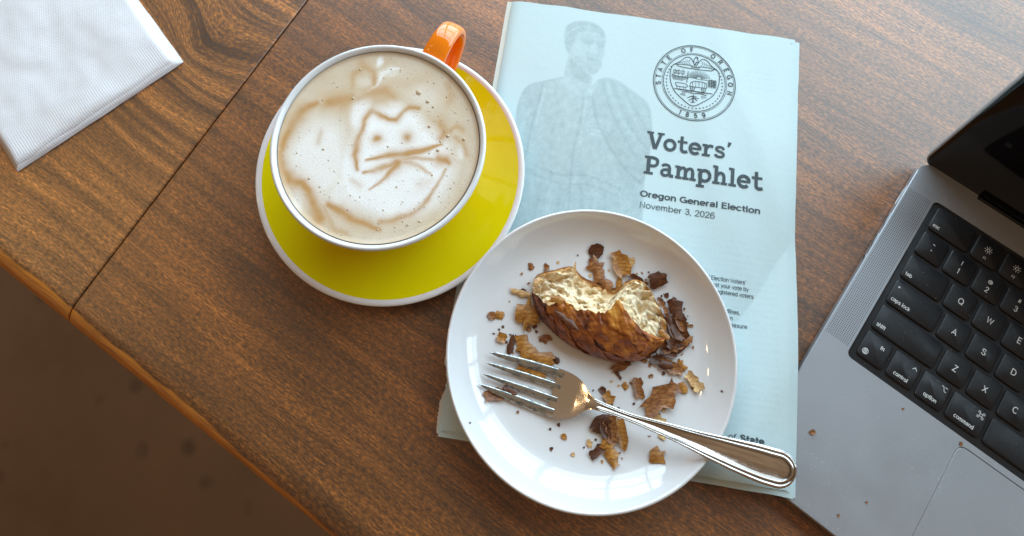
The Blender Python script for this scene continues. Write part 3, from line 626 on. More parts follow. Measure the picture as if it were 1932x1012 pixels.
# ------------------------------------------------------------------ strokes, glyphs, text (flat print)
def strip(V, F, pts, w, closed=False):
    P = np.asarray(pts, float)
    keep = [0] + [i for i in range(1, len(P)) if np.linalg.norm(P[i] - P[i - 1]) > 1e-9]; P = P[keep]
    m = len(P)
    if m < 2: return
    z = 0.0 + 0.0000006 * (len(F) % 60); o0 = len(V)
    ws = np.broadcast_to(np.asarray(w, float), (m,)) if np.ndim(w) else np.full(m, w)
    for i in range(m):
        a = P[(i - 1) % m] if (closed or i > 0) else None; b = P[(i + 1) % m] if (closed or i < m - 1) else None
        d1 = (P[i] - a) if a is not None else (b - P[i]); d2 = (b - P[i]) if b is not None else d1
        d1 = d1 / np.linalg.norm(d1); d2 = d2 / np.linalg.norm(d2); t = d1 + d2
        t = d1 if np.linalg.norm(t) < 1e-6 else t / np.linalg.norm(t)
        nn = np.array([-t[1], t[0]]); k = 1 / max(0.5, abs(nn @ np.array([-d1[1], d1[0]])))
        for s in (-.5, .5): V.append((*(P[i] + nn * s * ws[i] * k), z))
    for i in range(m if closed else m - 1):
        a, b = o0 + 2 * i, o0 + 2 * ((i + 1) % m); F.append((a, b, b + 1, a + 1))
def arc(cx, cy, rx, ry, a0, a1, n=18): return [(cx + rx * math.cos(R(a)), cy + ry * math.sin(R(a))) for a in np.linspace(a0, a1, n)]
GW = 0.185
def gl(ch):
    st, sf = [], 0.135
    ser = lambda x0, x1, y: st.append(([(x0, y), (x1, y)], sf))
    S_ = lambda pts, w=GW, sm=False: st.append((smoothline(pts, 5) if sm else pts, w))
    if ch == 'V': S_([(.17, .98), (.47, .0)], .2); S_([(.79, .98), (.50, .0)], .18); ser(-.02, .36, .93); ser(.58, .96, .93); adv = .93
    if ch == 'o': S_(arc(.37, .355, .275, .29, 0, 360, 30)); adv = .75
    if ch == 't': S_([(.26, .97), (.26, .30), (.29, .15), (.39, .08), (.50, .085), (.60, .12)], .175, True); ser(.03, .57, .64); adv = .64
    if ch == 'e': S_(arc(.37, .355, .27, .29, 0, 318, 26), .18); S_([(.13, .36), (.70, .36)], .125); adv = .74
    if ch == 'r': S_([(.22, .70), (.22, .02)]); ser(.02, .46, .067); ser(.02, .22, .64); S_([(.24, .42), (.32, .56), (.44, .63), (.62, .60)], .165, True); adv = .64
    if ch == 's': S_([(.55, .50), (.50, .61), (.34, .645), (.18, .59), (.16, .48), (.28, .40), (.46, .34), (.56, .25), (.53, .12), (.36, .065), (.18, .10), (.12, .21)], .15, True); adv = .68
    if ch == "'": S_([(.21, 1.0), (.12, .72)], (.20, .10)); adv = .3
    if ch == 'P': S_([(.24, .98), (.24, .02)], .2); ser(.02, .50, .067); ser(.02, .24, .93); S_([(.24, .92), (.50, .92), (.66, .85), (.70, .71), (.65, .56), (.50, .48), (.24, .48)], .165, True); adv = .82
    if ch == 'a': S_([(.52, .50), (.52, .18), (.58, .08), (.74, .07)], .17); S_([(.13, .56), (.24, .64), (.40, .645), (.50, .58), (.52, .46)], .15, True); S_([(.52, .385), (.34, .385), (.18, .33), (.13, .21), (.20, .09), (.34, .065), (.47, .13), (.53, .22)], .15, True); adv = .79
    if ch == 'm':
        for x in (.20, .57, .94): S_([(x, .70 if x < .3 else .45), (x, .02)], .18); ser(x - .16, x + .18, .067)
        ser(.02, .2, .64)
        for x in (.20, .57): S_([(x + .02, .42), (x + .10, .56), (x + .22, .62), (x + .32, .58), (x + .37, .44)], .16, True)
        adv = 1.14
    if ch == 'p': S_([(.20, .70), (.20, -.28)], .18); ser(0, .42, -.215); ser(.02, .2, .64); S_(arc(.42, .355, .26, .285, 0, 360, 28), .17); adv = .80
    if ch == 'h': S_([(.20, .98), (.20, .02)], .18); ser(.02, .40, .067); ser(.02, .2, .93); S_([(.21, .40), (.30, .55), (.43, .62), (.55, .56), (.60, .42), (.60, .02)], .165, True); ser(.44, .78, .067); adv = .82
    if ch == 'l': S_([(.22, .98), (.22, .02)], .18); ser(.02, .42, .067); ser(.02, .22, .93); adv = .44
    return st, adv
def slab(text, x0, y0, width):
    adv = sum(gl(c)[1] for c in text); s = width / adv; V, F = [], []; x = 0
    for c in text:
        st, a = gl(c)
        for pts, w_ in st: strip(V, F, [((x + p[0]) * s, p[1] * s) for p in pts], np.array(w_) * s if np.ndim(w_) == 0 else np.interp(np.linspace(0, 1, len(pts)), [0, 1], w_) * s)
        x += a
    return [(x0 + p[0], y0 - p[1], p[2]) for p in V], F
def A_(cx, cy, rx, ry, a0, a1, n=16): return arc(cx, cy, rx, ry, a0, a1, n)
def sm_(*p): return [tuple(q) for q in smoothline(p, 5)]
_round = A_(.32, .36, .25, .36, 0, 360, 22); _bowl = A_(.34, .36, .23, .36, 0, 360, 22); _bowd = A_(.30, .36, .23, .36, 0, 360, 22); _bigO = A_(.41, .5, .35, .5, 0, 360, 26)
def _arch(x): return sm_((x, .42), (x + .08, .63), (x + .22, .71), (x + .36, .65), (x + .40, .46)) + [(x + .40, 0)]
SANS = {' ': ([], .3), 'a': ([sm_((.08, .55), (.15, .67), (.29, .72), (.43, .66), (.47, .5)) + [(.47, .08), (.52, .02)], sm_((.47, .42), (.3, .40), (.12, .34), (.07, .2), (.14, .06), (.28, .02), (.42, .1), (.47, .22))], .60),
 'b': ([[(.1, 1), (.1, 0)], _bowl], .64), 'c': ([A_(.32, .36, .25, .36, 42, 318)], .58), 'd': ([_bowd, [(.54, 1), (.54, 0)]], .64), 'e': ([A_(.31, .36, .25, .36, 0, 318, 20), [(.07, .38), (.55, .38)]], .61),
 'f': ([sm_((.35, .97), (.25, .96), (.18, .84), (.17, .7)) + [(.17, 0)], [(.02, .67), (.34, .67)]], .35), 'g': ([_bowd, [(.54, .72), (.54, -.02)] + sm_((.54, -.05), (.48, -.21), (.3, -.27), (.1, -.19))], .64),
 'h': ([[(.1, 1), (.1, 0)], _arch(.1)], .6), 'i': ([[(.1, .72), (.1, 0)], [(.1, .88), (.1, 1)]], .21), 'k': ([[(.1, 1), (.1, 0)], [(.46, .72), (.1, .3)], [(.23, .44), (.5, 0)]], .54), 'l': ([[(.1, 1), (.1, 0)]], .21),
 'm': ([[(.1, .72), (.1, 0)], sm_((.1, .42), (.16, .62), (.28, .71), (.39, .64), (.42, .46)) + [(.42, 0)], sm_((.42, .42), (.48, .62), (.60, .71), (.71, .64), (.74, .46)) + [(.74, 0)]], .86), 'n': ([[(.1, .72), (.1, 0)], _arch(.1)], .6),
 'o': ([_round], .64), 'p': ([[(.1, .72), (.1, -.27)], _bowl], .64), 'r': ([[(.1, .72), (.1, 0)], sm_((.1, .42), (.18, .62), (.36, .70))], .38),
 's': ([sm_((.46, .56), (.38, .69), (.25, .72), (.12, .66), (.1, .53), (.2, .43), (.36, .36), (.48, .27), (.47, .1), (.34, .02), (.2, .02), (.06, .16))], .55), 't': ([[(.17, .92), (.17, .2)] + sm_((.17, .17), (.22, .03), (.35, .03)), [(-.01, .67), (.39, .67)]], .39),
 'u': ([[(.1, .72), (.1, .28)] + sm_((.1, .26), (.15, .07), (.28, .01), (.43, .09), (.5, .3)), [(.5, .72), (.5, 0)]], .6), 'v': ([[(.03, .72), (.26, 0), (.49, .72)]], .52), 'w': ([[(.03, .72), (.2, 0), (.38, .70), (.56, 0), (.73, .72)]], .76), 'y': ([[(.03, .72), (.26, .04)], [(.49, .72), (.22, -.18), (.08, -.25)]], .52),
 'A': ([[(.02, 0), (.34, 1), (.66, 0)], [(.14, .33), (.54, .33)]], .68), 'B': ([[(.1, 1), (.1, 0)], [(.1, 1), (.4, 1)] + A_(.4, .77, .17, .23, 80, -80, 8) + [(.1, .53)], [(.4, .53)] + A_(.4, .265, .2, .265, 80, -80, 8) + [(.1, 0)]], .68),
 'C': ([A_(.41, .5, .34, .5, 44, 316)], .78), 'D': ([[(.1, 0), (.1, 1), (.34, 1)] + A_(.34, .5, .36, .5, 88, -88) + [(.1, 0)]], .78), 'E': ([[(.56, 1), (.1, 1), (.1, 0), (.58, 0)], [(.1, .52), (.53, .52)]], .63), 'F': ([[(.55, 1), (.1, 1), (.1, 0)], [(.1, .5), (.5, .5)]], .58),
 'G': ([A_(.41, .5, .34, .5, 44, 330), [(.44, .46), (.74, .46), (.74, .04)]], .82), 'H': ([[(.1, 1), (.1, 0)], [(.62, 1), (.62, 0)], [(.1, .52), (.62, .52)]], .73), 'I': ([[(.1, 1), (.1, 0)]], .22), 'J': ([[(.42, 1), (.42, .25)] + A_(.25, .24, .17, .24, 0, -180, 10)], .54), 'K': ([[(.1, 1), (.1, 0)], [(.6, 1), (.1, .4)], [(.27, .6), (.64, 0)]], .66),
 'L': ([[(.1, 1), (.1, 0), (.52, 0)]], .55), 'M': ([[(.1, 0), (.1, 1), (.42, .15), (.74, 1), (.74, 0)]], .85), 'N': ([[(.1, 0), (.1, 1), (.62, 0), (.62, 1)]], .73), 'O': ([_bigO], .83), 'P': ([[(.1, 0), (.1, 1), (.38, 1)] + A_(.38, .73, .2, .27, 85, -85, 10) + [(.1, .46)]], .66),
 'Q': ([_bigO, [(.48, .24), (.76, -.06)]], .83), 'R': ([[(.1, 0), (.1, 1), (.38, 1)] + A_(.38, .74, .2, .26, 85, -85, 10) + [(.1, .48)], [(.38, .48), (.6, 0)]], .68), 'S': ([sm_((.56, .78), (.46, .96), (.3, 1), (.12, .92), (.09, .74), (.2, .6), (.4, .5), (.57, .38), (.58, .16), (.44, .02), (.28, 0), (.06, .22))], .66),
 'T': ([[(.02, 1), (.6, 1)], [(.31, 1), (.31, 0)]], .62), 'U': ([[(.1, 1), (.1, .3)] + A_(.36, .28, .26, .28, 180, 360, 12) + [(.62, 1)]], .72), 'V': ([[(.02, 1), (.33, 0), (.64, 1)]], .66), 'W': ([[(.02, 1), (.23, 0), (.46, .96), (.69, 0), (.90, 1)]], .92), 'X': ([[(.04, 1), (.6, 0)], [(.6, 1), (.04, 0)]], .64), 'Y': ([[(.02, 1), (.32, .45), (.62, 1)], [(.32, .45), (.32, 0)]], .64), 'Z': ([[(.05, 1), (.56, 1), (.04, 0), (.58, 0)]], .62),
 '0': ([A_(.29, .5, .23, .5, 0, 360, 24)], .58), '1': ([[(.08, .78), (.26, .98), (.26, 0)]], .42), '2': ([sm_((.06, .74), (.14, .93), (.29, 1), (.46, .92), (.50, .72), (.40, .5), (.05, 0)) + [(.53, 0)]], .58), '3': ([sm_((.06, .8), (.18, .97), (.36, .98), (.48, .8), (.42, .6), (.26, .54), (.44, .48), (.53, .28), (.42, .06), (.24, 0), (.05, .2))], .58),
 '4': ([[(.42, 0), (.42, 1), (.03, .28), (.56, .28)]], .58), '5': ([[(.5, 1), (.14, 1), (.1, .5)] + sm_((.1, .5), (.28, .64), (.46, .56), (.53, .32), (.42, .06), (.24, 0), (.05, .18))], .58), '6': ([sm_((.5, .82), (.4, .97), (.28, 1), (.12, .84), (.06, .5), (.08, .2), (.2, .02), (.38, .01), (.52, .2), (.5, .46), (.36, .6), (.18, .55), (.07, .36))], .58),
 '7': ([[(.04, 1), (.52, 1), (.2, 0)]], .55), '8': ([A_(.29, .76, .19, .24, 0, 360, 18), A_(.29, .26, .23, .26, 0, 360, 20)], .58), '9': ([sm_((.08, .18), (.18, .03), (.3, 0), (.46, .16), (.52, .5), (.50, .8), (.38, .98), (.2, .99), (.06, .8), (.08, .54), (.22, .4), (.4, .45), (.51, .64))], .58),
 ',': ([[(.14, .08), (.06, -.17)]], .25), "'": ([[(.12, 1), (.09, .74)]], .2), '.': ([[(.1, 0), (.1, .1)]], .22), '-': ([[(.05, .4), (.4, .4)]], .45), '=': ([[(.05, .3), (.5, .3)], [(.05, .55), (.5, .55)]], .55), '+': ([[(.05, .42), (.5, .42)], [(.275, .2), (.275, .65)]], .55), '`': ([[(.05, 1), (.2, .82)]], .26), '~': ([sm_((.04, .4), (.15, .5), (.3, .42), (.42, .36), (.52, .46))], .56), '!': ([[(.1, 1), (.1, .3)], [(.1, .1), (.1, 0)]], .22),
 '@': ([A_(.42, .4, .4, .44, -50, 300, 26), A_(.42, .4, .17, .2, 0, 360, 16), [(.60, .6), (.60, .3), (.70, .2)]], .86), '#': ([[(.2, .9), (.1, .1)], [(.46, .9), (.36, .1)], [(.04, .64), (.54, .64)], [(.02, .34), (.52, .34)]], .58), '$': ([sm_((.5, .75), (.3, .88), (.1, .72), (.28, .52), (.5, .34), (.3, .1), (.07, .25)), [(.29, 1), (.29, 0)]], .58), '%': ([A_(.16, .75, .12, .2, 0, 360, 12), A_(.62, .22, .12, .2, 0, 360, 12), [(.6, .95), (.18, .03)]], .8),
 '^': ([[(.06, .55), (.25, 1), (.44, .55)]], .5), '&': ([sm_((.62, .0), (.2, .6), (.2, .9), (.4, .92), (.4, .7), (.1, .35), (.14, .05), (.4, .04), (.58, .4))], .68), '*': ([[(.2, 1), (.2, .6)], [(.04, .9), (.36, .7)], [(.36, .9), (.04, .7)]], .4), '(': ([A_(.4, .42, .3, .6, 130, 230, 8)], .3), ')': ([A_(-.1, .42, .3, .6, 50, -50, 8)], .3), '_': ([[(0, -.1), (.5, -.1)]], .5)}
def sans(text, size, bold=0.0, align='LEFT', shear=0.0):
    V, F = [], []; x = 0.0; w_ = 0.118 + bold * 4; cap = 0.72 * size; gap = 0.03 + 0.3 * max(0, w_ - 0.12)
    for c in text:
        st, adv = SANS[c]
        for pts in st:
            P = [((x + p[0] + shear * p[1]), p[1] * (1 - w_) + w_ / 2 if p[1] >= 0 else p[1] + w_ / 2) for p in pts]
            if len(P) > 2 or True:                             # butt ends reach the full height
                P = [np.array(p) for p in P]
                for e, q in ((0, 1), (-1, -2)):
                    d = P[e] - P[q]; d = d / max(1e-9, np.linalg.norm(d))
                    if np.linalg.norm(np.subtract(pts[0], pts[-1])) > 1e-6 and abs(d[1]) > 0.99: P[e] = P[e] + d * w_ / 2
            strip(V, F, [p * cap for p in P], w_ * cap)
        x += adv + gap
    V = np.array(V); tw = (x - gap) * cap
    V[:, 0] -= {'LEFT': 0, 'CENTER': tw / 2, 'RIGHT': tw}[align]
    return V, F

# ------------------------------------------------------------------ pamphlet (own frame: x right, y down the page, in mm, mirrored to metres)
PO = np.array([0.0016, 0.2825]); PT = -0.1552; PW, PH = 201.3, 291.5
pam = empty('voters_pamphlet', (*PO, 0), 'pale newsprint voters pamphlet with a printed seal and headline under the plate', 'pamphlet', rotz=PT)
def ph(x, y):
    """height of the cover above the table, metres; x, y in mm"""
    x, y = np.asarray(x, float), np.asarray(y, float)
    z = 2.6 + 0.5 * np.sin(x / 37 + y / 90) * np.sin(y / 53 + 1.0) + 0.25 * np.sin(x / 17 - y / 40)
    z = z - 2.0 * np.exp(-np.maximum(x, 0) / 2.6)                                # rounds down into the spine
    d = (x - 150) * 0.93 + (y - 100) * -0.36                                     # soft diagonal creases in the right margin
    z = z + 0.55 * np.exp(-(d / 13.0) ** 2) * np.clip((x - 110) / 40, 0, 1) + 0.45 * np.exp(-((d - 34) / 10.0) ** 2) * np.clip((x - 120) / 40, 0, 1)
    z = z - 0.30 * np.exp(-((x - 138 - (y - 80) * 0.10) / 8.0) ** 2) * np.clip((y - 60) / 30, 0, 1)
    under = np.clip(1.25 - np.hypot(x - 66, y - 249) / 90, 0, 1)                  # pressed down under the plate
    z = z * (1 - 0.45 * np.clip(under * 2, 0, 1))
    wx_, wy_ = PO[0] + (x * math.cos(PT) + y * math.sin(PT)) / 1000, PO[1] + (x * math.sin(PT) - y * math.cos(PT)) / 1000
    c_, s_ = math.cos(-0.6492), math.sin(-0.6492)
    lx, ly = ((wx_ - 0.2647) * c_ + (wy_ - 0.1013) * s_) * 1000, ((wx_ - 0.2647) * s_ - (wy_ - 0.1013) * c_) * 1000
    dl = np.hypot(np.maximum(-29.5 - lx, 0), np.maximum(ly - 177.0, 0))           # lies over the near corner of the laptop
    q = np.clip(1 - np.maximum(dl - 1.5, 0) / 52, 0, 1); rise = 13.9 * q * q * (3 - 2 * q)
    return np.maximum(np.maximum(z, 0.7), rise + 0.35 * z) / 1000
def page(name, ox, oy, wdt, hgt, lower, material, nx, ny, colfun=None, corner=4.0, seed=0.0, torn=False):
    xs, ys = np.linspace(0, wdt, nx), np.linspace(0, hgt, ny); X, Y = np.meshgrid(xs, ys, indexing='ij'); X, Y = X.ravel().copy(), Y.ravel().copy()
    jit = np.array([mnoise.noise(Vector((y * 0.06 + seed, seed, 0))) for y in Y])
    X2 = X + jit * 0.35 * (X / wdt)
    Y2 = Y + np.array([mnoise.noise(Vector((x * 0.04 + seed, seed + 3, 0))) for x in X]) * 0.9 + 0.8 * np.sin(X / wdt * math.pi) * (Y / hgt - .5)
    cut = np.maximum(0, (X - (wdt - corner)) + (corner - Y)) * 0.5 if corner else 0
    m = (X > wdt - corner) & (Y < corner) if corner else np.zeros(len(X), bool)
    X2 = np.where(m, X2 - cut * 0.6, X2); Y2 = np.where(m, Y2 + cut * 0.6, Y2)
    if torn:
        tr = np.clip((Y - 225) / 20, 0, 1) * np.exp(-X / 8.0) * np.array([2.0 + 3.0 * mnoise.noise(Vector((y * 0.07, 4, 0))) + 0.9 * mnoise.noise(Vector((y * 0.41, 9, 0))) + 0.5 * mnoise.noise(Vector((y * 1.3, 2, 0))) for y in Y])
        X2 = X2 + tr * 1.3
    Z = ph(X2 + ox, Y2 + oy) - lower / 1000
    Z = np.maximum(Z, 0.0002)
    v = np.c_[(X2 + ox) / 1000, -(Y2 + oy) / 1000, Z]
    cols = colfun(X2, Y2) if colfun else None
    return mesh(name, v, gridfaces(nx, ny, True), material, pam, cols=cols)
def newsprint(name, attr=False, base=(0.535, 0.665, 0.69)):
    m = mat(name, base, 0.65, spec=0.25); g = N(m); t = g.coord()
    b = g.attr('print').outputs['Color'] if attr else base
    fibre = g.noise(t, 1300, 3, 0.6); mott = g.noise(t, 25, 3)
    c = g.mix(g.ramp(fibre, [(0.35, 0.16), (0.6, 0.0)]), b, (0.45, 0.52, 0.53)); c = g.mix(g.ramp(mott, [(0.4, 0.0), (0.75, 0.12)]), c, (0.60, 0.66, 0.62)); g.base(c)
    h = g.math('ADD', g.noise(t, 220, 3), g.math('MULTIPLY', g.noise(g.coord(scale=(1, 0.5, 1)), 28, 3), 3.0)); g.bump(h, 0.18, 0.0006)
    return m
NB = np.array([0.535, 0.665, 0.69])
def cover_print(X, Y):
    n = len(X); dark = np.zeros(n)
    # a plain standing figure in a cloak, ghosted in grey halftone
    def poly(pts, feather=0.7):
        P = smoothline(pts, 6, True); inside = np.zeros(n, bool); dmin = np.full(n, 1e9)
        for a, b in zip(P, np.roll(P, -1, 0)):
            d = b - a; t = np.clip(((X - a[0]) * d[0] + (Y - a[1]) * d[1]) / max(d @ d, 1e-9), 0, 1)
            dmin = np.minimum(dmin, np.hypot(X - a[0] - t * d[0], Y - a[1] - t * d[1]))
            c = ((a[1] > Y) != (b[1] > Y)); q = np.where(c, (b[0] - a[0]) * (Y - a[1]) / np.where(abs(b[1] - a[1]) < 1e-9, 1e-9, b[1] - a[1]) + a[0], 0); inside ^= c & (X < q)
        return np.clip(0.5 + np.where(inside, dmin, -dmin) / (2 * feather), 0, 1)
    def ell(cx, cy, rx, ry): return np.exp(-(((X - cx) / rx) ** 2 + ((Y - cy) / ry) ** 2))
    head = poly([(41, 22), (42, 14), (50, 9), (60, 9), (68, 14), (70.5, 22), (70, 28), (71, 33), (69.5, 36), (69.5, 42), (66, 48), (60, 49), (53, 44), (47, 38), (43, 32)])
    neck = poly([(47, 36), (62, 46), (64, 56), (58, 64), (50, 64), (45, 56)])
    body = poly([(46, 54), (34, 58), (22, 63), (17, 72), (16, 88), (18, 110), (16, 128), (20, 150), (24, 170), (25, 210), (108, 210), (108, 150), (107, 120), (109, 96), (108, 76), (104, 64), (92, 56), (80, 50), (70, 51), (62, 58)])
    sil = np.maximum(np.maximum(head, neck), body)
    def line(pts, w_, a):
        P = smoothline(pts, 5); dm = np.full(n, 1e9)
        for p, q in zip(P[:-1], P[1:]):
            d = q - p; t = np.clip(((X - p[0]) * d[0] + (Y - p[1]) * d[1]) / max(d @ d, 1e-9), 0, 1); dm = np.minimum(dm, np.hypot(X - p[0] - t * d[0], Y - p[1] - t * d[1]))
        return a * np.clip(1.4 - dm / w_, 0, 1)
    tone = 0.36 + 0.26 * np.clip((Y - 50) / 120, 0, 1)
    hair = poly([(41, 24), (41, 15), (49, 9), (60, 8.5), (69, 13), (71, 20), (64, 17), (55, 17), (50, 20), (48, 27), (46, 34), (43, 32)], .5)
    beardless_jaw = poly([(50, 36), (56, 40), (63, 41), (69, 38), (69, 43), (66, 48.5), (60, 49), (53, 44)], .6)
    cheek = poly([(50, 24), (58, 27), (57, 35), (51, 36), (48, 31)], .8)
    socket1 = poly([(54, 24), (59, 23.5), (61, 25.5), (57, 27), (54, 26)], .4); socket2 = poly([(65, 25), (69, 25), (69.5, 27.5), (66, 27.5)], .4)
    nose = poly([(62, 25), (64, 25), (66, 32), (61.5, 33)], .4); mouth = poly([(58, 37), (63, 36.5), (68, 37.5), (64, 39), (60, 38.8)], .35)
    necksh = poly([(48, 39), (54, 45), (62, 50), (62, 56), (54, 54), (48, 48)], .7); ear = poly([(45, 27), (48, 27), (48.5, 33), (46, 34)], .4)
    collar = poly([(46, 53), (52, 58), (58, 66), (50, 63), (42, 57)], .5); collar2 = poly([(64, 56), (69, 54), (66, 62), (60, 67)], .5)
    armL = poly([(22, 63), (17, 72), (16, 90), (18, 112), (16, 130), (24, 130), (27, 108), (28, 90), (31, 76), (30, 66)], .7)
    cloak = poly([(70, 51), (80, 50), (92, 56), (104, 64), (108, 76), (109, 96), (106, 120), (96, 126), (86, 110), (76, 92), (70, 80), (66, 66)], .7)
    hand = poly([(64, 84), (72, 80), (80, 83), (80, 91), (72, 94), (65, 92)], .6); fore = poly([(80, 86), (98, 102), (108, 108), (106, 120), (92, 112), (78, 94)], .7)
    sh = tone + 0.20 * hair + 0.10 * beardless_jaw - 0.12 * cheek + 0.24 * socket1 + 0.22 * socket2 - 0.16 * nose + 0.26 * mouth + 0.22 * necksh - 0.10 * ear - 0.16 * collar - 0.14 * collar2 + 0.08 * armL + 0.10 * cloak - 0.14 * hand + 0.06 * fore
    for pts, w_, a in (([(44, 20), (52, 13), (63, 14)], .8, -.14), ([(47, 24), (54, 17), (66, 18)], .7, -.12), ([(43, 26), (47, 18), (56, 12)], .6, .12), ([(53, 23), (57, 21.8), (61, 23)], .6, .22), ([(64.5, 23.5), (69, 23.3)], .6, .22), ([(61.5, 33), (64, 34), (66, 32.5)], .5, .2),
                       ([(31, 62), (30, 76), (28, 92), (27, 110), (24, 132)], .9, .22), ([(33, 66), (31, 80), (30, 92)], 1.2, -.16), ([(25, 82), (22, 92), (21, 104)], 1.6, -.16), ([(60, 66), (60, 84), (58, 110), (60, 150)], .8, .18), ([(62, 68), (62, 84), (61, 110)], .7, -.10),
                       ([(72, 54), (78, 70), (90, 90), (100, 104)], 1.0, .16), ([(78, 52), (86, 68), (98, 88), (106, 96)], .9, .16), ([(88, 56), (96, 70), (106, 84)], .9, .14), ([(75, 53), (82, 69), (94, 88)], .9, -.14), ([(84, 55), (92, 70), (102, 86)], .9, -.12), ([(96, 60), (102, 70), (107, 80)], .8, -.10),
                       ([(66, 66), (70, 80), (78, 94), (92, 112), (104, 121)], 1.0, .22), ([(66, 86), (72, 85), (78, 87)], .4, .22), ([(66, 88.5), (72, 88), (79, 90)], .4, .2), ([(67, 91), (73, 91), (78, 92)], .4, .18), ([(40, 64), (44, 80), (42, 100), (46, 130)], 1.0, .10), ([(48, 70), (52, 90), (50, 120)], 1.4, -.08),
                       ([(34, 120), (50, 124), (70, 122), (92, 128)], 1.0, .20), ([(34, 126), (52, 130), (72, 128), (94, 134)], .8, .16), ([(40, 132), (38, 160), (36, 200)], 1.2, .14), ([(52, 132), (54, 165), (52, 205)], 1.2, .14), ([(66, 130), (70, 160), (70, 205)], 1.2, .14), ([(82, 132), (86, 165), (88, 205)], 1.2, .12), ([(46, 134), (46, 200)], 1.6, -.10), ([(76, 134), (80, 200)], 1.6, -.10),
                       ([(17, 74), (16, 90), (17, 112)], .7, .16), ([(108, 78), (109, 98), (107, 118)], .8, .16), ([(24, 63), (34, 58.5), (46, 54)], .7, .16)):
        sh = sh + line(pts, w_, a)
    lum = np.array([mnoise.fractal(Vector((x * 0.22, y * 0.22, 3.0)), 1, 2, 4) for x, y in zip(X, Y)])
    sh = sh + 0.16 * lum + rng.normal(0, 0.07, n)
    dark = sil * np.clip(sh, 0.04, 0.9) * np.clip(1.25 - np.maximum(0, 6 - X) / 6, 0, 1)
    dots = 0.5 + 0.5 * np.sin(X * 4.5) * np.sin(Y * 4.5)
    dark = dark * (0.85 + 0.3 * dots)
    # print of the next page showing faintly through the thin paper, along its lines
    line = (np.sin(Y * 1.55) > 0.25) * (0.5 + 0.5 * np.array([mnoise.noise(Vector((x * 0.8, round(y * 1.55 / 6.283) * 7.7, 1))) for x, y in zip(X, Y)]) > 0.42)
    thru = 0.05 * line * ((X > 118) & (X < 196) & (Y > 150) & (Y < 262)) + 0.06 * line * ((X > 168) & (X < 190) & (Y > 26) & (Y < 44))
    ink = np.clip(dark * 0.70 + thru, 0, 1)[:, None]
    return NB * (1 - ink) + np.array([0.16, 0.235, 0.25]) * ink
mpg = newsprint('newsprint_page')
page('page', 1.5, 0.9, PW + 3.6, PH + 0.6, 1.5, mpg, 40, 60, corner=0, seed=3)
page('page', 1.0, 4.2, PW + 2.6, PH - 2.2, 0.9, mpg, 40, 60, corner=0, seed=8)
page('page', 0.6, -0.4, PW + 1.1, PH - 0.6, 0.45, mpg, 40, 60, corner=0, seed=13)
page('cover', 0, 0, PW, PH - 1.6, 0, newsprint('newsprint_cover', True), 280, 380, cover_print, corner=3, seed=1, torn=True)
tornm = newsprint('newsprint_back', base=(0.64, 0.62, 0.55))
tp = page('back_page', -3.5, 0, 30, PH + 0.4, 2.1, tornm, 34, 240, corner=0, seed=21, torn=True)
tp['label'] = 'torn warm grey corner of the pamphlet left of the plate'
ink = mat('printing_ink', (0.045, 0.062, 0.07), 0.6, spec=0.2); g = N(ink)
g.base(g.ramp(g.noise(g.coord(), 1500, 2), [(0.35, (0.05, 0.066, 0.075)), (0.65, (0.085, 0.11, 0.125))]))
def printed(name, V, F, lift=0.22):
    V = np.array(V, float); me_v = np.c_[V[:, 0] / 1000, -V[:, 1] / 1000, ph(V[:, 0], V[:, 1]) + lift / 1000 + V[:, 2]]
    return mesh(name, me_v, F, ink, pam, smooth=False)
def line_of(name, text, x, y, size, bold=0, align='LEFT', shear=0, width=None, sub=1.6):
    V, F = sans(text, size, bold, align, shear)
    if width: V[:, 0] *= width / (V[:, 0].max() - V[:, 0].min())
    return printed(name, [(x + p[0], y - p[1], p[2]) for p in V], F)
V, F = slab("Voters'", 106.0, 96.2, 56.5); printed('headline', V, F)
V, F = slab("Pamphlet", 105.6, 114.4, 79.0); printed('headline', V, F)
line_of('subheading', 'Oregon General Election', 105.0, 130.3, 5.8, 0.013, width=78.3)
line_of('date_line', 'November 3, 2026', 105.2, 137.9, 5.7, -0.004, width=48.8)
for txt, xr, yy in (("General Election Voters'", 176.2, 177.0), ('cast your vote by', 178.0, 181.0), ('registered voters', 181.2, 185.0), ('deadlines,', 173.5, 196.0), ('on an', 169.5, 200.0), ('measure', 177.8, 204.0)):
    line_of('body_text', txt, xr, yy, 3.75, 0.0, 'RIGHT')
line_of('signature_line', 'of', 167.3, 268.6, 5.4, 0.0, shear=0.25); line_of('signature_line', 'State', 174.2, 268.7, 5.6, 0.024, width=13.8)
# seal
SV, SF = [], []
C0 = np.array([134.6, 43.9])
def sk(pts, w_=0.32, closed=False, sm=0):
    P = np.asarray(pts, float)
    if sm: P = smoothline(P, sm, closed)
    strip(SV, SF, [(C0[0] + p[0], C0[1] - p[1]) for p in P], w_, closed)
for r, w_ in ((28.2, 0.55), (27.2, 0.28), (22.3, 0.26), (21.3, 0.45)): sk([(r * math.cos(a), r * math.sin(a)) for a in np.linspace(0, 2 * math.pi, 120, endpoint=False)], w_, True)
for ch, a in zip('STATEOFOREGON', (189, 177, 165, 152, 139, 112, 98, 62, 47, 31, 18, 5, -10)):
    V, F = sans(ch, 5.0, 0.016, 'CENTER'); b = R(a - 90); o0 = len(SV)
    for p in V:
        x, y = p[0], p[1] + 23.1
        SV.append((C0[0] + x * math.cos(b) - y * math.sin(b), C0[1] - (x * math.sin(b) + y * math.cos(b)), 0.00001 + p[2]))
    SF += [tuple(i + o0 for i in q) for q in F]
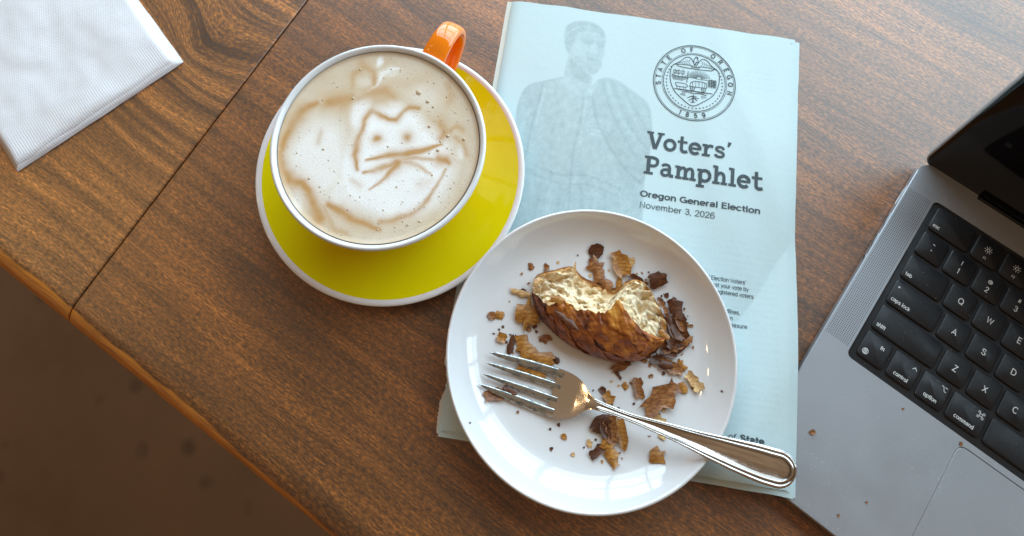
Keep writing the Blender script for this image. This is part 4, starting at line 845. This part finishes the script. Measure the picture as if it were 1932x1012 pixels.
for ch, a in zip('1859', (-109, -97, -84, -71)):
    V, F = sans(ch, 5.0, 0.016, 'CENTER'); b = R(a + 90); o0 = len(SV)
    for p in V:
        x, y = p[0], p[1] - 26.4
        SV.append((C0[0] + x * math.cos(b) - y * math.sin(b), C0[1] - (x * math.sin(b) + y * math.cos(b)), 0.00001 + p[2]))
    SF += [tuple(i + o0 for i in q) for q in F]
for a in np.linspace(150, 390, 33):
    x, y = 19.3 * math.cos(R(a)), 19.3 * math.sin(R(a)); sk([(x - .42, y), (x + .42, y)], 0.8)
sk([(-12.5, 12.3), (-15.6, 11), (-17.0, 6), (-16.4, -1), (-13.2, -8), (-7, -13.6), (0, -17.6), (7, -13.6), (13.2, -8), (16.4, -1), (17.0, 6), (15.6, 11), (12.5, 12.3), (11.2, 10.7), (0, 10.2), (-11.2, 10.7)], 0.5, True, 5)
for s in (-1, 1):                                             # eagle on the crest
    sk([(s * 1.6, 15), (s * 4, 18.4), (s * 7.5, 18.0), (s * 11, 14.4), (s * 15, 11.8)], 0.5, sm=4); sk([(s * 15, 11.8), (s * 10, 12.4), (s * 5, 12.6), (s * 2, 12.4)], 0.4, sm=3)
    for q in range(6): sk([(s * (4.0 + q * 1.5), 17.2 - q * 0.75), (s * (5.0 + q * 1.6), 14.6 - q * 0.3), (s * (3.4 + q * 1.9), 12.8)], 0.26)
    sk([(s * 0.4, 12.2), (s * 1.3, 14.5), (s * 1.4, 17), (s * 0.8, 18.6), (s * 0.3, 19.4)], 0.5, sm=3)
sk([(-.4, 19.4), (.5, 19.5), (1.5, 18.8)], .6); sk([(-3, 11.6), (3, 11.6)], .6); sk([(-.5, 13), (.5, 16)], .8)
for a in np.linspace(18, 168, 17): sk([(3 + 2.4 * math.cos(R(a)), 3 + 2.2 * math.sin(R(a))), (3 + 8.2 * math.cos(R(a)), 3 + 6.6 * math.sin(R(a)))], 0.24)
sk(arc(3, 3, 2, 1.8, 0, 180, 10), .35); sk([(-16, 3.6), (-8, 3.0), (-2, 3.4), (4, 2.8), (15, 3.4)], .3)
for q in range(5): sk([(-16 + q * 0.3, 2.8 - q * .55), (-4 - q, 2.6 - q * .55)], .2)
for x in (-14, -11.4, -8.4): sk([(x, 4), (x + .2, 8.6)], .35); sk([(x - 1, 7.6), (x + 1.2, 7.4), (x + 1.0, 5.2), (x - 1, 5.2), (x - 1, 7.6)], .28)
sk([(-15.6, 4.2), (-14, 3.2), (-7, 3.2), (-5.6, 4.4)], .4); sk([(-4.8, 8.0), (-5.2, -1)], .45)
for x in (10.2, 11.8, 13.2, 14.4):
    sk([(x, -2.5), (x, 4.5 - abs(x - 12))], .4)
    for y in np.arange(-1.5, 3.6, 1.1): sk([(x - .9, y), (x, y + .8), (x + .9, y)], .35)
sk([(-3, -3.4), (-2.4, -.4), (0, 1.0), (5, 1.2), (8.4, .6), (8.8, -3.2), (-3, -3.4)], .4)
for x in (-1, 1.2, 3.4, 5.6, 7.4): sk([(x, -3.2), (x - .2, .8)], .28)
for cx in (-1, 6.6):
    sk(arc(cx, -4.6, 1.5, 1.5, 0, 360, 16), .38); sk([(cx - 1.4, -4.6), (cx + 1.4, -4.6)], .25); sk([(cx, -6), (cx, -3.2)], .25)
sk([(-13, -1.8), (-9, -1.6), (-5, -2.4), (-5, -4.2), (-9, -4.4), (-12, -4.0), (-13, -1.8)], .36, sm=3)
for x in (-11.6, -9.6, -7, -5.6): sk([(x, -4.2), (x, -5.8)], .35)
for q in range(5): sk([(-13.4 + q * .9, -6.3 - q * .12), (13 - q * 1.4, -6.6 - q * .12)], .24 if q else .5)
sk([(-8, -8.2), (-4, -7.6), (0, -8.4), (4, -7.8), (9, -8.6)], .5, sm=4); sk([(-9, -10), (-6, -9), (-5.6, -10.6), (-9, -10)], .3); sk([(5.6, -9.4), (9, -9.8), (6, -11), (5.6, -9.4)], .3)
sk([(-4, -12), (-1, -10.4), (3, -13.4)], .5); sk([(-3, -14), (0, -11.6), (4, -11.4)], .45); sk([(0, -9.6), (0, -15.2)], .8); sk([(-2, -10.6), (2.4, -10.4)], .5); sk([(-1.6, -15), (1.6, -14.6)], .35)
printed('seal', SV, SF)

# ------------------------------------------------------------------ laptop (own frame: x right, y towards the user, mm)
TH_ = -0.6492; LO = np.array([0.2647, 0.1013]); BZ, DZ = 0.0016, 0.0125
lap = empty('laptop', (*LO, 0), 'open grey laptop with black keys and a dark screen right of the pamphlet', 'laptop', rotz=TH_)
def L3(x, y, z): return (x / 1000, -y / 1000, z)
alu = mat('grey_aluminium', (0.38, 0.405, 0.445), 0.42, 0.75); g = N(alu); t = g.coord()
dust = g.math('MULTIPLY', g.ramp(g.noise(t, 900, 3, 0.75), [(0.63, 0.0), (0.71, 1.0)]), g.ramp(g.noise(t, 22, 3), [(0.44, 0.0), (0.68, 0.85)]))
smear = g.noise(g.coord(scale=(1, 1, 1)), 30, 4, 0.6)
g.base(g.mix(dust, g.mix(g.ramp(smear, [(0.42, 0.0), (0.75, 0.30)]), (0.38, 0.405, 0.445), (0.43, 0.43, 0.45)), (0.75, 0.75, 0.75)))
met = g.math('SUBTRACT', 0.75, g.math('MULTIPLY', dust, 0.7)); g.l(met, g.b.inputs['Metallic']); g.rough(g.ramp(smear, [(0.35, 0.40), (0.7, 0.52)])); g.bump(g.noise(t, 2500, 2), 0.08, 0.0002)
def dusty(name, base, rough):
    m = mat(name, base, rough, spec=0.4); g = N(m); t = g.coord()
    d = g.math('MULTIPLY', g.ramp(g.noise(t, 700, 2, 0.7), [(0.68, 0.0), (0.75, 0.5)]), g.ramp(g.noise(t, 35, 2), [(0.45, 0.0), (0.6, 1.0)]))
    s = g.ramp(g.noise(t, 60, 3), [(0.35, rough - 0.12), (0.65, rough + 0.12)])
    g.base(g.mix(d, base, (0.45, 0.42, 0.38))); g.rough(s); return m
keym = dusty('black_key', (0.012, 0.013, 0.016), 0.42); wellm = dusty('black_well', (0.016, 0.017, 0.02), 0.6)
glassm = mat('dark_screen_glass', (0.004, 0.004, 0.005), 0.08, spec=0.5); legm = mat('key_legend', (0.80, 0.84, 0.86), 0.5); dotm = mat('grille_hole', (0.008, 0.009, 0.012), 0.8)
def rrect(x0, y0, x1, y1, r, n=6):
    P = []
    for cx, cy, a0 in ((x1 - r, y1 - r, 0), (x0 + r, y1 - r, 90), (x0 + r, y0 + r, 180), (x1 - r, y0 + r, 270)):
        for k in range(n + 1): a = R(a0 + 90 * k / n); P.append((cx + r * math.cos(a), cy + r * math.sin(a)))
    return P
X0, X1, Y0, Y1 = -30.5, 282.0, -50.2, 178.0
outer = [(p[0], p[1]) for p in rrect(X0, Y0, X1, Y1, 9.5, 8)]
# the rear edge steps in for the hinge between the two corners
k = [i for i, p in enumerate(outer) if abs(p[1] - Y0) < 1e-6]
outer = outer[:k[0] + 1] + [(8.4, Y0), (8.4, Y0 + 3.4), (X1 - 38.9, Y0 + 3.4), (X1 - 38.9, Y0)] + outer[k[1]:] if len(k) > 1 else outer
well = rrect(-12.4, -29.6, 264.0, 89.0, 3.5, 5); pad = rrect(62.6, 92.8, 190.0, 174.5, 5.0, 5)
bm = bmesh.new()
def loop(P, z): return [bm.verts.new(L3(x, y, z)) for x, y in P]
def ring(vs_): return [bm.edges.new((a, b)) for a, b in zip(vs_, vs_[1:] + vs_[:1])]
def bridge(A, B, flip=False):
    for i in range(len(A)):
        q = (A[i], A[(i + 1) % len(A)], B[(i + 1) % len(A)], B[i]); bm.faces.new(q[::-1] if flip else q)
def inset(P, d): 
    return [(min(max(x, X0 + d), X1 - d), min(max(y, Y0 + d), Y1 - d)) for x, y in P]
lo, lw, lpd = loop(inset(outer, 0.5), DZ), loop(well, DZ), loop(pad, DZ)
bmesh.ops.triangle_fill(bm, use_beauty=True, edges=ring(lo) + ring(lw) + ring(lpd))
l2 = loop(outer, DZ - 0.0005); bridge(lo, l2); l3 = loop(outer, 0.0055); bridge(l2, l3); l4 = loop(inset(outer, 1.2), 0.0030); bridge(l3, l4); l5 = loop(inset(outer, 6), BZ); bridge(l4, l5); bm.faces.new(l5[::-1])
w2 = loop(well, DZ - 0.0012); bridge(lw, w2, True); p2 = loop(pad, DZ - 0.0006); bridge(lpd, p2, True)
bmesh.ops.recalc_face_normals(bm, faces=bm.faces[:])
me = bpy.data.meshes.new('base'); bm.to_mesh(me); bm.free(); me.shade_smooth(); me.set_sharp_from_angle(angle=R(35)); me.materials.append(alu)
base = bpy.data.objects.new('base', me); COL.objects.link(base); base.parent = lap
def slab_part(name, P, z0, z1, m, parent, bev=0.35, sharp=40):
    """rounded plate with a bevelled top edge"""
    c = np.mean(P, 0); P = np.array(P); n = len(P); s = (np.abs(P - c).max(0) - bev) / np.abs(P - c).max(0); Q = c + (P - c) * s
    v = [L3(x, y, z0) for x, y in P] + [L3(x, y, z1 - bev / 1000 * 0.7) for x, y in P] + [L3(x, y, z1) for x, y in Q]
    f = [(i, (i + 1) % n, n + (i + 1) % n, n + i) for i in range(n)] + [(n + i, n + (i + 1) % n, 2 * n + (i + 1) % n, 2 * n + i) for i in range(n)] + [tuple(range(2 * n, 3 * n))]
    f = [q[::-1] for q in f]
    return mesh(name, v, f, m, parent, sharp=sharp)
slab_part('keyboard_well', rrect(-12.35, -29.55, 263.95, 88.95, 3.5, 5), DZ - 0.0013, DZ - 0.0011, wellm, lap, 0.1)
slab_part('trackpad', rrect(62.95, 93.15, 189.65, 174.15, 4.8, 5), DZ - 0.0006, DZ - 0.0001, alu, lap, 0.2, 15)
hv, hf = [], []
for iy in range(93):
    for ix in range(13):
        x, y = -28.5 + ix * 1.19, -26.8 + iy * 1.2; o0 = len(hv)
        if ix + iy < 0: continue
        for q in range(6): a = q * math.pi / 3; hv.append(L3(x + 0.31 * math.cos(a), y + 0.31 * math.sin(a), DZ + 0.00003))
        hf.append(tuple(o0 + q for q in range(5, -1, -1)))
o = mesh('speaker_grille', hv, hf, dotm, lap, smooth=False); o['kind'] = 'stuff'
KP = 19.0
def key(x0, y0, wd, hgt=1.0, leg=(), label=None):
    """x0, y0: the key's left and middle in key pitches"""
    a, b, c, d = (x0 - 0.5) * KP + 1.15, (y0 - 0.5 * hgt) * KP + 1.1, (x0 - 0.5 + wd) * KP - 1.15, (y0 + 0.5 * hgt) * KP - 1.1
    k = slab_part('key', rrect(a, b, c, d, 2.0, 4), DZ - 0.0011, DZ + 0.0004, keym, lap, 0.55)
    for txt, px, py, size, al, bold in leg:
        V, F = sans(txt, size, bold, al)
        xx = (a + c) / 2 + px if al == 'CENTER' else (a + 1.9 if al == 'LEFT' else c - 1.9)
        yy = (b + d) / 2 + py
        mesh('legend', [L3(xx + p[0], yy - p[1], DZ + 0.00045 + p[2]) for p in V], [q for q in F], legm, k, smooth=False)
    return k
def marks(k, strokes, w_=0.35):
    V, F = [], []
    for s in strokes: strip(V, F, s, w_)
    mesh('legend', [L3(x, y, DZ + 0.00045 + z) for x, y, z in V], [q[::-1] for q in F], legm, k, smooth=False)
LT = 5.6
word = lambda t: ((t, 0, 5.8, 3.5, 'LEFT', 0.004),)
key(0, -1, 1.5, 1, word('esc'))
for i in range(12):
    k = key(1.5 + i, -1, 1, 1, ((f'F{i + 1}', 0, 5.6, 2.4, 'CENTER', 0),))
    if i < 2:
        cx, cy = (1.5 + i) * KP, -KP - 1.2
        marks(k, [arc(cx, cy, 1.0, 1.0, 0, 360, 14)] + [[(cx + 1.7 * math.cos(R(a)), cy + 1.7 * math.sin(R(a))), (cx + 2.4 * math.cos(R(a)), cy + 2.4 * math.sin(R(a)))] for a in range(0, 360, 45)])
key(13.5, -1, 1)
for i, (a, b) in enumerate(zip('`1234567890-=', '~!@#$%^&*()_+')): key(i, 0, 1, 1, ((a, 0, 4.6, 5.0, 'CENTER', 0), (b, 0, -1.4, 4.2, 'CENTER', 0)))
key(13, 0, 1.5, 1, ())
k = key(0, 1, 1.5, 1, word('tab'))
for i, a in enumerate('QWERTYUIOP'): key(1.5 + i, 1, 1, 1, ((a, 0, 1.9, LT, 'CENTER', 0),))
for i in range(2): key(11.5 + i, 1, 1)
key(13.5, 1, 1)
k = key(0, 2, 1.75, 1, word('caps lock')); marks(k, [[(-5.9, 34.0), (-5.0, 34.0)]], 0.95)
for i, a in enumerate('ASDFGHJKL'): key(1.75 + i, 2, 1, 1, ((a, 0, 1.9, LT, 'CENTER', 0),))
for i in range(2): key(10.75 + i, 2, 1)
key(12.75, 2, 1.75)
key(0, 3, 2.25, 1, word('shift'))
for i, a in enumerate('ZXCVBNM'): key(2.25 + i, 3, 1, 1, ((a, 0, 1.9, LT, 'CENTER', 0),))
for i in range(3): key(9.25 + i, 3, 1)
key(12.25, 3, 2.25)
k = key(0, 4, 1, 1, (('fn', 3.2, -2.0, 3.5, 'CENTER', 0.004),))
cx, cy = -4.4, 80.2
marks(k, [arc(cx, cy, 1.75, 1.75, 0, 360, 18), arc(cx, cy, 0.8, 1.75, 0, 360, 14), [(cx - 1.7, cy), (cx + 1.7, cy)], [(cx - 1.4, cy - .95), (cx + 1.4, cy - .95)], [(cx - 1.4, cy + .95), (cx + 1.4, cy + .95)], [(cx, cy - 1.7), (cx, cy + 1.7)]], 0.22)
k = key(1, 4, 1, 1, (('control', 0, 5.8, 3.4, 'CENTER', 0.004),)); cx, cy = 24.0, 71.4; marks(k, [[(cx - 1.3, cy + 1), (cx, cy - .6), (cx + 1.3, cy + 1)]])
k = key(2, 4, 1, 1, (('option', 0, 5.8, 3.4, 'CENTER', 0.004),)); cx, cy = 42.6, 71.4; marks(k, [[(cx - 1.8, cy - 1.2), (cx - .7, cy - 1.2), (cx + .6, cy + 1.3), (cx + 1.8, cy + 1.3)], [(cx + .3, cy - 1.2), (cx + 1.8, cy - 1.2)]])
k = key(3, 4, 1.25, 1, (('command', 0, 5.8, 3.4, 'CENTER', 0.004),)); cx, cy = 66.0, 71.6
q = 0.75; marks(k, [[(cx - q, cy - q), (cx + q, cy - q), (cx + q, cy + q), (cx - q, cy + q), (cx - q, cy - q)]] + [arc(cx + sx * 1.35, cy + sy * 1.35, .6, .6, 0, 360, 12) for sx in (-1, 1) for sy in (-1, 1)], 0.28)
key(4.25, 4, 5); key(9.25, 4, 1.25); key(10.5, 4, 1)
key(11.5, 4.25, 1, 0.5); key(12.5, 4.25, 1, 0.5); key(12.5, 3.75, 1, 0.5); key(13.5, 4.25, 1, 0.5)
# ports on the left side
portm = mat('port_metal', (0.55, 0.56, 0.58), 0.3, 0.9)
def port(name, yc, ln, hgt, zc, m_in):
    P = rrect(yc - ln / 2, -hgt / 2, yc + ln / 2, hgt / 2, hgt / 2 - 0.05, 5); Q = rrect(yc - ln / 2 + 0.55, -hgt / 2 + 0.55, yc + ln / 2 - 0.55, hgt / 2 - 0.55, hgt / 2 - 0.65, 5); n = len(P)
    xo = X0 - 0.25
    v = [L3(X0 + 0.3, y, zc + z / 1000) for y, z in P] + [L3(xo, y, zc + z / 1000) for y, z in P] + [L3(xo, y, zc + z / 1000) for y, z in Q] + [L3(X0 + 0.25, y, zc + z / 1000) for y, z in Q]
    f = [(r * n + i, r * n + (i + 1) % n, (r + 1) * n + (i + 1) % n, (r + 1) * n + i) for r in range(3) for i in range(n)]
    o = mesh(name, v, f, portm, lap, sharp=30)
    mesh('opening', [L3(xo + 0.2, y, zc + z / 1000) for y, z in Q], [tuple(range(n))], m_in, o, smooth=False)
port('magnetic_charging_port', -21.5, 16, 3.6, 0.0082, portm); port('port', -1.5, 10.5, 3.8, 0.0080, dotm); port('port', 14.7, 10.5, 3.8, 0.0080, dotm); port('headphone_jack', 28.5, 5.0, 4.9, 0.0080, dotm)
# screen lid
LA = R(75)
lid = empty('lid', L3(0, Y0 + 1.0, DZ - 0.0030)); lid.parent = lap
lid.rotation_euler = (LA, 0, 0)                                # local y runs up the lid, local z faces the user
LH = 214.0
def plate2(name, P, z0, z1, m, parent, bev):
    c = np.mean(P, 0); P = np.array(P); n = len(P); s = (np.abs(P - c).max(0) - bev) / np.abs(P - c).max(0); Q = c + (P - c) * s
    v = [(x / 1000, y / 1000, z0 + bev / 1000) for x, y in P] + [(x / 1000, y / 1000, z1 - bev / 1000) for x, y in P] + [(x / 1000, y / 1000, z1) for x, y in Q] + [(x / 1000, y / 1000, z0) for x, y in Q]
    f = [(r * n + i, r * n + (i + 1) % n, (r + 1) * n + (i + 1) % n, (r + 1) * n + i) for r in (0, 1) for i in range(n)] + [(3 * n + i, 3 * n + (i + 1) % n, (i + 1) % n, i) for i in range(n)] + [tuple(range(2 * n, 3 * n)), tuple(range(4 * n - 1, 3 * n - 1, -1))]
    return mesh(name, v, f, m, parent, sharp=40)
plate2('lid_shell', rrect(X0, 0, X1, LH, 9, 8), -0.0042, 0.0, alu, lid, 0.5)
plate2('screen', rrect(X0 + 0.9, 0.8, X1 - 0.9, LH - 0.9, 8.3, 8), -0.0003, 0.00045, glassm, lid, 0.15)
hm = mat('black_hinge_cover', (0.01, 0.01, 0.011), 0.5)
hx = np.linspace(9.2, X1 - 39.6, 3); a_ = np.linspace(0, 2 * math.pi, 20, endpoint=False)
v = [L3(x, Y0 + 0.2 + 2.7 * math.cos(a), DZ - 0.0036 + 0.0027 * math.sin(a)) for x in hx for a in a_]
f = gridfaces(3, 20, wrapv=True) + [tuple(range(20)), tuple(range(59, 39, -1))]
mesh('hinge_cover', v, f, hm, lap, sharp=40)
for fx, fy in ((-18, -38), (270, -38), (-18, 166), (270, 166)):
    P = [(fx + 6 * math.cos(a), fy + 6 * math.sin(a)) for a in np.linspace(0, 2 * math.pi, 16, endpoint=False)]
    mesh('rubber_foot', [L3(x, y, 0.0001) for x, y in P] + [L3(x, y, 0.0018) for x, y in P], [(i, (i + 1) % 16, 16 + (i + 1) % 16, 16 + i) for i in range(16)] + [tuple(range(16))], hm, lap, smooth=False)
for x, y, s, lab in ((1533, 816, 14, 'triangular brown crumb on the laptop palm rest'), (1813, 838, 9, 'dark crumb at the corner of the laptop trackpad'), (1635, 948, 6, 'small brown crumb on the palm rest left of the trackpad'),
                     (1582, 973, 6, 'small brown crumb near the front edge of the laptop'), (1704, 772, 5, 'tiny brown speck on the palm rest below the control key')):
    flake(None, x, y, s * 0.8, s * 0.5, rng.uniform(0, 180), 'brown', zf=lambda a, b: DZ + 0.0001, name='pastry_crumb', label=lab, group='pastry crumbs on the laptop')

# ------------------------------------------------------------------ napkin
NC = np.array([-0.2318, 0.2346]); nb = np.array([-0.3294, 0.1553]); n1 = nb - NC; NL = np.linalg.norm(n1); n1 /= NL; n2 = np.array([n1[1], -n1[0]])
if n2[1] < 0: n2 = -n2
nap = empty('paper_napkin', (*NC, 0), 'folded white quilted paper napkin at the left of the table', 'napkin', rotz=math.atan2(n1[1], n1[0]))
npm = mat('napkin_tissue', (0.70, 0.695, 0.73), 0.85, spec=0.15, sss=0.1); g = N(npm)
vx = g.n('TexVoronoi', feature='F1'); vx.inputs['Scale'].default_value = 820; vx.inputs['Randomness'].default_value = 0.15; g.l(g.coord(rot=R(28)), vx.inputs['Vector'])
wv = g.noise(g.coord(scale=(1, 3, 1)), 60, 3); rb = g.n('TexWave', wave_type='BANDS'); rb.inputs['Scale'].default_value = 190; rb.inputs['Distortion'].default_value = 1.2; g.l(g.coord(rot=R(0)), rb.inputs['Vector'])
sepn = g.n('SeparateXYZ'); g.l(g.n('TexCoord').outputs['Object'], sepn.inputs[0])
edgew = g.ramp(g.math('MULTIPLY', g.math('ABSOLUTE', sepn.outputs[1]), 20), [(0.30, 1.0), (0.62, 0.0)])
quilt = g.math('MULTIPLY', vx.outputs['Distance'], g.math('SUBTRACT', 1.0, g.math('MULTIPLY', edgew, 0.7)))
hh = g.math('ADD', g.math('MULTIPLY', quilt, 0.8), g.math('ADD', g.math('MULTIPLY', wv, 0.9), g.math('MULTIPLY', g.math('MULTIPLY', rb.outputs['Fac'], edgew), 0.35)))
g.bump(hh, 0.32, 0.0009)
sgn = 1 if (n1[0] * n2[1] - n1[1] * n2[0]) > 0 else -1
def layer(name, zt, ex, ey, seed, fold=0.0, nx=60, ny=60):
    xs = np.linspace(-ex, NL + ex * 0.4, nx); ys = np.linspace(-ey, 0.128, ny); v = []
    for x in xs:
        for y in ys:
            e1 = 0.0007 * mnoise.noise(Vector((x * 40, seed, 0))); e2 = 0.0006 * mnoise.noise(Vector((seed, y * 40, 0)))
            puff = 0.0013 * mnoise.fractal(Vector((x * 22, y * 22, seed)), 1, 2, 3)
            dd = min((y + ey) / 0.007, (x + ex) / 0.004, (NL + ex * .4 - x) / 0.004, 1); dd = max(dd, 0)
            z = zt * (0.55 + 0.45 * math.sqrt(1 - (1 - dd) ** 2)) + puff * dd
            v.append((x + e2, sgn * (y + e1), max(z, 0.0006)))
    n = len(v); v2 = [(p[0], p[1], max(0.0002, p[2] - 0.0009)) for p in v]
    f = gridfaces(nx, ny, sgn < 0) + gridfaces(nx, ny, sgn > 0, n)
    for i in range(nx - 1):
        for e in (0, ny - 1): f.append((i * ny + e, (i + 1) * ny + e, (i + 1) * ny + e + n, i * ny + e + n))
    for j in range(ny - 1):
        for e in (0, (nx - 1) * ny): f.append((e + j, e + j + 1, e + j + 1 + n, e + j + n))
    return mesh(name, v + v2, f, npm, nap, sharp=70)
layer('napkin_layer', 0.0016, 0.0012, 0.0006, 1.0); layer('napkin_layer', 0.0032, 0.0002, 0.0010, 2.0); layer('napkin_layer', 0.0047, -0.0016, 0.0006, 3.0); layer('napkin_layer', 0.0064, -0.0030, -0.0012, 4.0)
